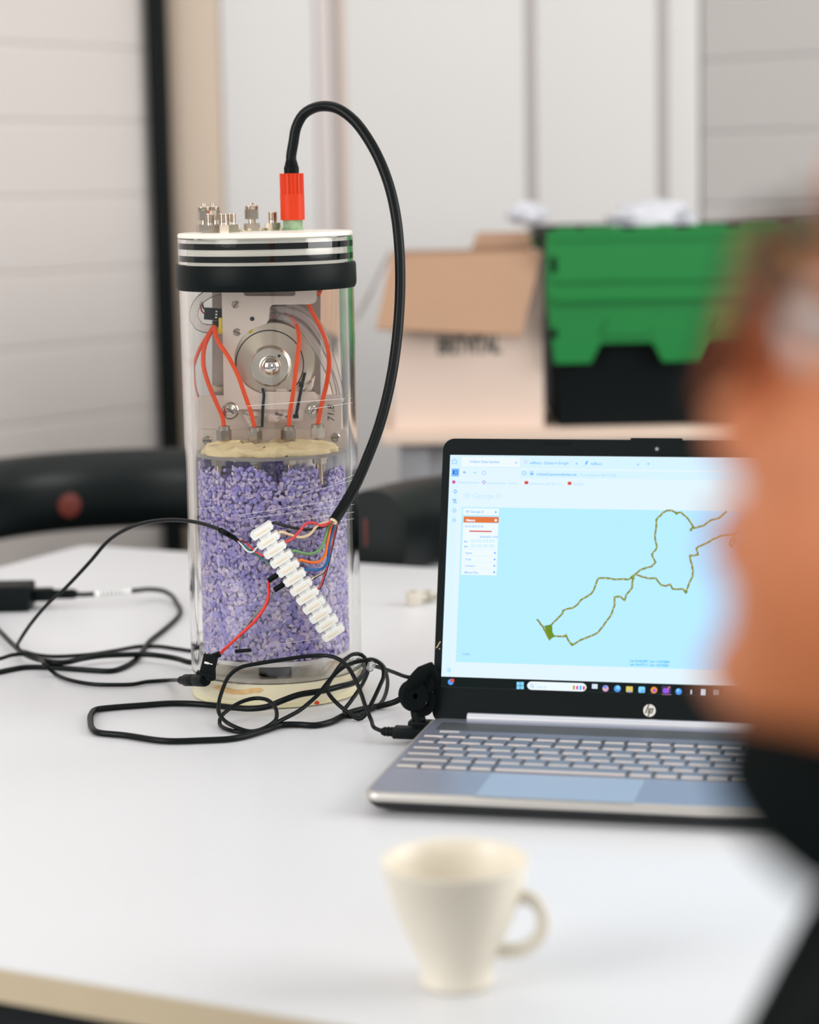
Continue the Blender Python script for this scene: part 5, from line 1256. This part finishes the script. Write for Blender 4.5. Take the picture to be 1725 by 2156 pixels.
# ------------------------------------------------------------------ tub chairs behind the table
LEATH = mat('black_leather', (14, 22, 22), 0.42, var=0.12, spec=0.35, bump=0.15, bscale=160)
def sweep(path, nrm, sec, q, mi=0):
    """section (outward, up) carried along a level path"""
    n, m = len(path), len(sec); V = []
    for p, o in zip(path, nrm):
        for a_, b_ in sec: V.append((p[0] + o[0] * a_, p[1] + o[1] * a_, p[2] + b_))
    F = [(i * m + k, i * m + (k + 1) % m, (i + 1) * m + (k + 1) % m, (i + 1) * m + k) for i in range(n - 1) for k in range(m)]
    F += [tuple(range(m))[::-1], tuple((n - 1) * m + k for k in range(m))]
    q.add(V, F, mi)
def tub_chair(x, y, face, ztop, zbot, label, rad=0.25, red_glint=None, grp='black tub chairs'):
    c = thing('tub_chair', label, 'chair', (x, y, FLOORZ), 0, grp)
    fa = math.atan2(face[1], face[0])
    path, nr = [], []
    for s_ in np.linspace(-0.05, 0, 3)[:-1]:
        a = fa + PI / 2; o = np.array([math.cos(a), math.sin(a)]); f_ = np.array([math.cos(fa), math.sin(fa)])
        path.append((x + o[0] * rad - f_[0] * s_, y + o[1] * rad - f_[1] * s_, 0)); nr.append(o)
    for t in np.linspace(PI / 2, 3 * PI / 2, 25):
        o = np.array([math.cos(fa + t), math.sin(fa + t)]); path.append((x + o[0] * rad, y + o[1] * rad, 0)); nr.append(o)
    for s_ in np.linspace(0, -0.05, 3)[1:]:
        a = fa - PI / 2; o = np.array([math.cos(a), math.sin(a)]); f_ = np.array([math.cos(fa), math.sin(fa)])
        path.append((x + o[0] * rad - f_[0] * s_, y + o[1] * rad - f_[1] * s_, 0)); nr.append(o)
    hh = ztop - zbot
    sec = [(px_, zbot + pz_) for px_, pz_ in rrect(-0.045, 0, 0.045, hh, 0.042, 6)]
    q = G(); sweep(path, nr, sec, q); q.build('backrest', LEATH, c, ang=60)
    q = G(); q.prism(rrect(-0.21, -0.21, 0.09, 0.21, 0.12, 8), 0.09, (x, y, FLOORZ + 0.37), frame((0, 0, 1), (math.cos(fa), math.sin(fa), 0))); q.build('seat', LEATH, c, ang=60)
    for t in (1.048, 0.62, 1.5):
        o = np.array([math.cos(fa + PI * t), math.sin(fa + PI * t)]) * (rad if 0.5 < t < 1.5 else rad * 0.98)
        q = G(); q.tube([(x + o[0], y + o[1], FLOORZ), (x + o[0], y + o[1], zbot + 0.03)], 0.0105, 12, smooth=False); q.build('post', BLACK, c)
    if red_glint is not None:
        px, py = red_glint; q = G(); v = ray(px, py); o2 = np.array([x, y])
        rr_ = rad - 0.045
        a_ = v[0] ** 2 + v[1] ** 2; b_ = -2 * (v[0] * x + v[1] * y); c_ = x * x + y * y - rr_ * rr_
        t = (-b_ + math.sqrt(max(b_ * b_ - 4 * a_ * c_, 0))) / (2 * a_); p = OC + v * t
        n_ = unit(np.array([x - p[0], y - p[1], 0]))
        q.lathe([(0.017, 0), (0.017, 0.0015), (0.013, 0.0025), (0, 0.0025)], p, frame(n_), 20); q.build('red_glint', mat('dull_red_glint', (112, 46, 36), 0.5), c)  # red reflection on the leather, built as a coloured disc
    return c
yb1 = 3.24; zt = ony(300, 944, yb1)[2]; zb = ony(300, 1108, yb1)[2]
p1 = ony(262, 1000, yb1 - 0.25)
tub_chair(p1[0], p1[1], TV, zt, zb, 'black tub chair behind the table, left of the clear cylinder', red_glint=(146, 1064))
p2 = ony(1215, 1000, 2.95 - 0.25)
hh_ = zt - zb
zt2 = ony(905, 1000, 2.90)[2]
tub_chair(p2[0], p2[1] , TV, zt2, zt2 - hh_, 'black tub chair behind the table, partly hidden by the laptop screen', red_glint=(768, 1122))

# ------------------------------------------------------------------ the person at the right
def remesh(geo, name, m, parent, voxel, smooth_n=4, extra=None):
    """one continuous surface out of overlapping closed shapes"""
    me = bpy.data.meshes.new('tmp'); V = np.concatenate(geo.v); me.from_pydata(V.tolist(), [], geo.f)
    b_ = bmesh.new(); b_.from_mesh(me); bmesh.ops.recalc_face_normals(b_, faces=b_.faces); b_.to_mesh(me); b_.free()
    t = bpy.data.objects.new('tmp', me); COL.objects.link(t)
    md = t.modifiers.new('r', 'REMESH'); md.mode = 'VOXEL'; md.voxel_size = voxel
    ms = t.modifiers.new('s', 'SMOOTH'); ms.factor = 0.5; ms.iterations = smooth_n
    dg = bpy.context.evaluated_depsgraph_get(); ev = t.evaluated_get(dg); src = ev.to_mesh()
    vv = np.array([v.co[:] for v in src.vertices]); ff = [tuple(p.vertices) for p in src.polygons]; ev.to_mesh_clear()
    bpy.data.objects.remove(t); bpy.data.meshes.remove(me)
    q = G(); q.add(vv, ff); return q.build(name, m, parent, ang=180)
def loft(q, rows, seg=40):
    """rows: (centre, x axis, y axis, half x, half y, power)"""
    V = []; n = len(rows)
    for c, ax_, ay_, hx, hy, pw_ in rows:
        for k in range(seg):
            t = 2 * PI * k / seg; cs, sn = math.cos(t), math.sin(t)
            u_ = math.copysign(abs(cs) ** pw_, cs) * hx; v_ = math.copysign(abs(sn) ** pw_, sn) * hy
            V.append(np.asarray(c) + np.asarray(ax_) * u_ + np.asarray(ay_) * v_)
    F = [(i * seg + k, i * seg + (k + 1) % seg, (i + 1) * seg + (k + 1) % seg, (i + 1) * seg + k) for i in range(n - 1) for k in range(seg)]
    F += [tuple(range(seg))[::-1], tuple((n - 1) * seg + k for k in range(seg))]
    q.add(V, F)
YAWH, PITH = math.radians(-30), math.radians(16)
hf = np.array([-math.cos(YAWH), -math.sin(YAWH), 0]); hl = np.array([-hf[1], hf[0], 0]); hz_ = np.array([0, 0, 1.0])
hF = hf * math.cos(PITH) + hz_ * math.sin(PITH); hZ = -hf * math.sin(PITH) + hz_ * math.cos(PITH)
HM = np.stack([hF, hl, hZ], 1)
HC = ony(1496, 850, 0.60) - HM @ np.array([0.108, 0, -0.036])
def hp(x, y, z): return HC + HM @ np.array([x, y, z])
per_ = thing('person', 'person in dark jacket and glasses at the right edge, looking towards the laptop screen', 'person', (0.34, 0.56, FLOORZ))
sk = G()
# skull and face rows: z, front, back, half width (metres, head frame)
prof = [(0.118, 0.012, 0.030, 0.022), (0.112, 0.040, 0.058, 0.046), (0.098, 0.064, 0.080, 0.062), (0.078, 0.080, 0.094, 0.071), (0.055, 0.089, 0.100, 0.0755), (0.032, 0.092, 0.101, 0.077), (0.014, 0.093, 0.099, 0.077), (0.0, 0.085, 0.096, 0.076), (-0.014, 0.084, 0.091, 0.0755), (-0.030, 0.087, 0.084, 0.073), (-0.046, 0.088, 0.074, 0.069), (-0.058, 0.089, 0.062, 0.065), (-0.068, 0.088, 0.052, 0.061), (-0.080, 0.085, 0.044, 0.055), (-0.092, 0.085, 0.036, 0.047), (-0.103, 0.083, 0.024, 0.038), (-0.112, 0.074, 0.010, 0.028), (-0.117, 0.058, -0.01, 0.018)]
rows = []
for z, f_, b_, w in prof:
    c = hp((f_ - b_) / 2, 0, z); rows.append((c, hF, hl, (f_ + b_) / 2, w, 0.88 if z < -0.04 else (1.0 if z < -0.02 or z > 0.07 else 1.22)))
loft(sk, rows, 48)
def ell(q, c, r, n=10): 
    b_ = bmesh.new(); bmesh.ops.create_uvsphere(b_, u_segments=18, v_segments=12, radius=1.0); b_.verts.index_update()
    V = np.array([v.co[:] for v in b_.verts]) * np.asarray(r); F = [tuple(v.index for v in f.verts) for f in b_.faces]; b_.free()
    q.add(V @ HM.T + hp(*c), F)
sk.tube([hp(0.086, 0, 0.004), hp(0.094, 0, -0.012), hp(0.101, 0, -0.028), hp(0.103, 0, -0.036)], [0.008, 0.009, 0.0105, 0.0105], 12)
for s_ in (-1, 1):
    ell(sk, (0.092, s_ * 0.011, -0.041), (0.011, 0.0075, 0.0075)); ell(sk, (0.079, s_ * 0.024, 0.016), (0.010, 0.018, 0.005)); ell(sk, (0.058, s_ * 0.040, -0.028), (0.018, 0.018, 0.018))
    ell(sk, (-0.004, s_ * 0.077, -0.012), (0.017, 0.007, 0.031)); ell(sk, (0.070, s_ * 0.031, -0.003), (0.009, 0.013, 0.008))
ell(sk, (0.086, 0, -0.0600), (0.010, 0.024, 0.0048)); ell(sk, (0.0855, 0, -0.0705), (0.010, 0.021, 0.0055)); ell(sk, (0.074, 0, -0.100), (0.016, 0.020, 0.013))
# neck and torso
bf = np.array([-1.0, 0.05, 0]); bl = np.array([-0.05, -1.0, 0])
NB = np.array([0.20, 0.565, 0.228])
sk.tube([hp(0.0, 0, -0.05), hp(-0.012, 0, -0.10), NB + np.array([0, 0, 0.03]), NB + np.array([0.01, 0, -0.03])], [0.056, 0.056, 0.060, 0.066], 24)
def torso(q, grow):
    for_rows = [(0.262, 0.235, 0.06, 0.05), (0.235, 0.238, 0.115, 0.075), (0.20, 0.243, 0.172, 0.095), (0.14, 0.255, 0.182, 0.115), (0.06, 0.272, 0.172, 0.122), (-0.04, 0.295, 0.158, 0.118), (-0.14, 0.315, 0.158, 0.115), (-0.22, 0.33, 0.168, 0.118), (-0.285, 0.335, 0.15, 0.10)]
    loft(q, [(np.array([x - 0.05 * min(1, max(0, (z + 0.2) / 0.4)), 0.575, z + 0.0 * min(1, max(0, (z + 0.2) / 0.4))]), bl, bf, w + grow, d + grow, 0.9) for z, x, w, d in for_rows], 40)
torso(sk, -0.008)
SHL, SHR = np.array([0.195, 0.405, 0.18]), np.array([0.185, 0.745, 0.18])
ELL_, ELR = np.array([0.20, 0.335, -0.07]), np.array([0.125, 0.80, 0.01])
WRL, WRR = np.array([0.02, 0.43, -0.135]), np.array([0.00, 0.70, -0.125])
def arms(q, g_):
    for a, e, w in ((SHL, ELL_, WRL), (SHR, ELR, WRR)):
        q.tube([a + np.array([0.01, 0, 0.02]), a, (a + e) / 2, e, (e * 0.55 + w * 0.45), w], [0.052 + g_, 0.054 + g_, 0.046 + g_, 0.040 + g_, 0.036 + g_, 0.027 + g_], 20, 0.01)
arms(sk, -0.006)
HIPL, HIPR = np.array([0.31, 0.48, -0.245]), np.array([0.31, 0.67, -0.245])
KNL, KNR = np.array([-0.10, 0.43, -0.215]), np.array([-0.10, 0.71, -0.215])
ANL, ANR = np.array([-0.06, 0.43, -0.655]), np.array([-0.06, 0.71, -0.655])
def legs(q, g_):
    for h, k, a in ((HIPL, KNL, ANL), (HIPR, KNR, ANR)):
        q.tube([h, h * 0.5 + k * 0.5 + np.array([0, 0, 0.01]), k * 0.94 + h * 0.06, k * 0.97 + a * 0.03, k * 0.5 + a * 0.5, a], [0.088 + g_, 0.078 + g_, 0.062 + g_, 0.058 + g_, 0.05 + g_, 0.038 + g_], 20, 0.015)
legs(sk, -0.006)
def hand(q, w, e, side):
    d = unit(w - e); d = unit(d * 0.9 + np.array([-0.25, 0, -0.05])); lat = unit(np.cross(d, [0, 0, 1.0])) * side; up = np.cross(lat, d) * side
    if up[2] < 0: up = -up
    palm = w + d * 0.05
    loft(q, [(w + d * t, lat, up, wx_, th, 0.8) for t, wx_, th in ((-0.005, 0.026, 0.019), (0.02, 0.034, 0.016), (0.06, 0.041, 0.0145), (0.092, 0.040, 0.012))], 20)
    for i, L in enumerate((0.066, 0.076, 0.071, 0.056)):
        b0 = w + d * 0.085 + lat * (0.029 - 0.0195 * i)
        q.tube([b0, b0 + d * L * 0.45 + up * 0.004, b0 + d * L * 0.78 - up * 0.007, b0 + d * L * 0.98 - up * 0.02], [0.0092, 0.0085, 0.0078, 0.0066], 10, 0.006)
    b0 = w + d * 0.022 + lat * 0.026
    q.tube([b0, b0 + d * 0.022 + lat * 0.018, b0 + d * 0.05 + lat * 0.026 - up * 0.004, b0 + d * 0.072 + lat * 0.024 - up * 0.010], [0.0125, 0.0115, 0.0098, 0.0075], 10, 0.006)
hand(sk, WRL, ELL_, 1); hand(sk, WRR, ELR, -1)
SKIN = mat('skin', (200, 120, 76), 0.5, var=0.06, vscale=60, sss=0.06)
remesh(sk, 'body', SKIN, per_, 0.0036, 5)
# eyes, brows, lips
for s_ in (-1, 1):
    q = G(); ell(q, (0.0705, s_ * 0.031, -0.002), (0.0118, 0.0118, 0.0118)); ey_ = q.build('eye', mat('eye_white', (232, 226, 220), 0.2), per_, ang=180)
    q = G(); ell(q, (0.0808, s_ * 0.030, -0.0025), (0.0022, 0.0055, 0.0055)); q.build('iris', mat('brown_iris', (58, 40, 28), 0.15), ey_, ang=180)
    q = G(); q.tube([hp(0.0925, s_ * 0.012, 0.018), hp(0.085, s_ * 0.032, 0.023), hp(0.068, s_ * 0.050, 0.019)], [0.003, 0.0036, 0.0018], 8, flat=1.6); q.build('eyebrow', mat('grey_brow', (86, 74, 64), 0.9), per_)
q = G(); ell(q, (0.0885, 0, -0.0605), (0.0085, 0.0225, 0.0032)); ell(q, (0.088, 0, -0.0695), (0.0085, 0.0195, 0.004)); q.build('lips', mat('lip', (176, 92, 74), 0.5), per_, ang=180)
# hair
hg = G(); rows = []
for z, f_, b_, w in prof[:11]:
    k = max(0.0, min(1.0, (0.085 - z) / 0.05)); fr_ = f_ * (1 - k) + 0.012 * k + 0.006
    rows.append((hp((fr_ - b_ - 0.007) / 2, 0, z + 0.004), hF, hl, (fr_ + b_ + 0.007) / 2, w + 0.0065, 0.9))
loft(hg, rows, 40)
remesh(hg, 'hair', mat('short_grey_hair', (74, 66, 58), 0.9, var=0.3, vscale=300, bump=0.8, bscale=500), per_, 0.004, 3)
# glasses
gl = G(); FR = mat('dark_spectacle_frame', (22, 26, 26), 0.35)
def lens_pt(s_, a, rx=0.0275, rz=0.0235):
    cs, sn = math.cos(a), math.sin(a); u_ = math.copysign(abs(cs) ** 0.8, cs) * rx; v_ = math.copysign(abs(sn) ** 0.8, sn) * rz
    yy = s_ * 0.0345 + u_; return hp(0.0965 - 3.2 * max(0, abs(yy) - 0.01) ** 2, yy, -0.003 + v_)
glo = None
for s_ in (-1, 1):
    q = G(); q.tube([lens_pt(s_, a) for a in np.linspace(0, 2 * PI, 32, endpoint=False)], 0.0013, 8, closed=True, smooth=False)
    o = q.build('spectacle_rim', FR, per_, ang=80)
    q = G(); q.poly([lens_pt(s_, a) for a in np.linspace(0, 2 * PI, 32, endpoint=False)]); q.build('spectacle_lens', softclear('spectacle_lens', (0.93, 0.93, 0.93), 0.03, (0.5, 0.5, 0.5)), o, smooth=False)
    q = G(); q.tube([hp(0.0875, s_ * 0.0635, 0.008), hp(0.06, s_ * 0.079, 0.008), hp(0.0, s_ * 0.081, 0.006), hp(-0.02, s_ * 0.081, -0.010)], 0.0017, 8, flat=1.6); q.build('temple_arm', FR, o)
q = G(); q.tube([hp(0.0965, -0.008, 0.004), hp(0.099, 0, 0.008), hp(0.0965, 0.008, 0.004)], 0.0018, 8); q.build('spectacle_bridge', FR, per_)
# clothes
jk = G(); torso(jk, 0.006)
arms(jk, 0.008)
JC = ony(1545, 1690, 0.50)
NC = NB + np.array([-0.02, 0, 0.05])
jk.tube([NC + (-bf * -math.cos(t)) * 0.082 * 1.0 * -1 + bl * math.sin(t) * 0.080 + np.array([0, 0, -0.030 * math.cos(t) * 1.0]) for t in np.linspace(0, 2 * PI, 20, endpoint=False)], 0.021, 14, 0.01, closed=True)
remesh(jk, 'jacket', mat('dark_jacket', (8, 14, 14), 0.9, spec=0.08, var=0.2, vscale=90, bump=0.3, bscale=400), per_, 0.006, 4)
tr = G(); legs(tr, 0.008); loft(tr, [(np.array([x, 0.575, z]), bl, bf, w, d, 0.9) for z, x, w, d in ((-0.17, 0.322, 0.160, 0.118), (-0.24, 0.332, 0.175, 0.125), (-0.305, 0.335, 0.155, 0.11))], 40)
remesh(tr, 'trousers', mat('dark_trousers', (36, 40, 48), 0.9, var=0.2, vscale=90), per_, 0.008, 3)
for a in (ANL, ANR):
    q = G(); loft(q, [(a + np.array([dx, 0, dz]), np.array([1, 0, 0]), np.array([0, 1, 0]), hx, hy, 0.85) for dx, dz, hx, hy in ((-0.075, -0.085, 0.125, 0.043), (-0.075, -0.06, 0.13, 0.046), (-0.05, -0.03, 0.10, 0.044), (-0.012, 0.0, 0.058, 0.044), (0.0, 0.03, 0.048, 0.044))], 28)
    q.build('shoe', mat('black_shoe', (26, 26, 28), 0.5), per_, ang=70)
tub_chair(0.36, 0.575, (-1, 0.05), -0.14, -0.32, 'black tub chair the person at the right edge sits on', rad=0.29)
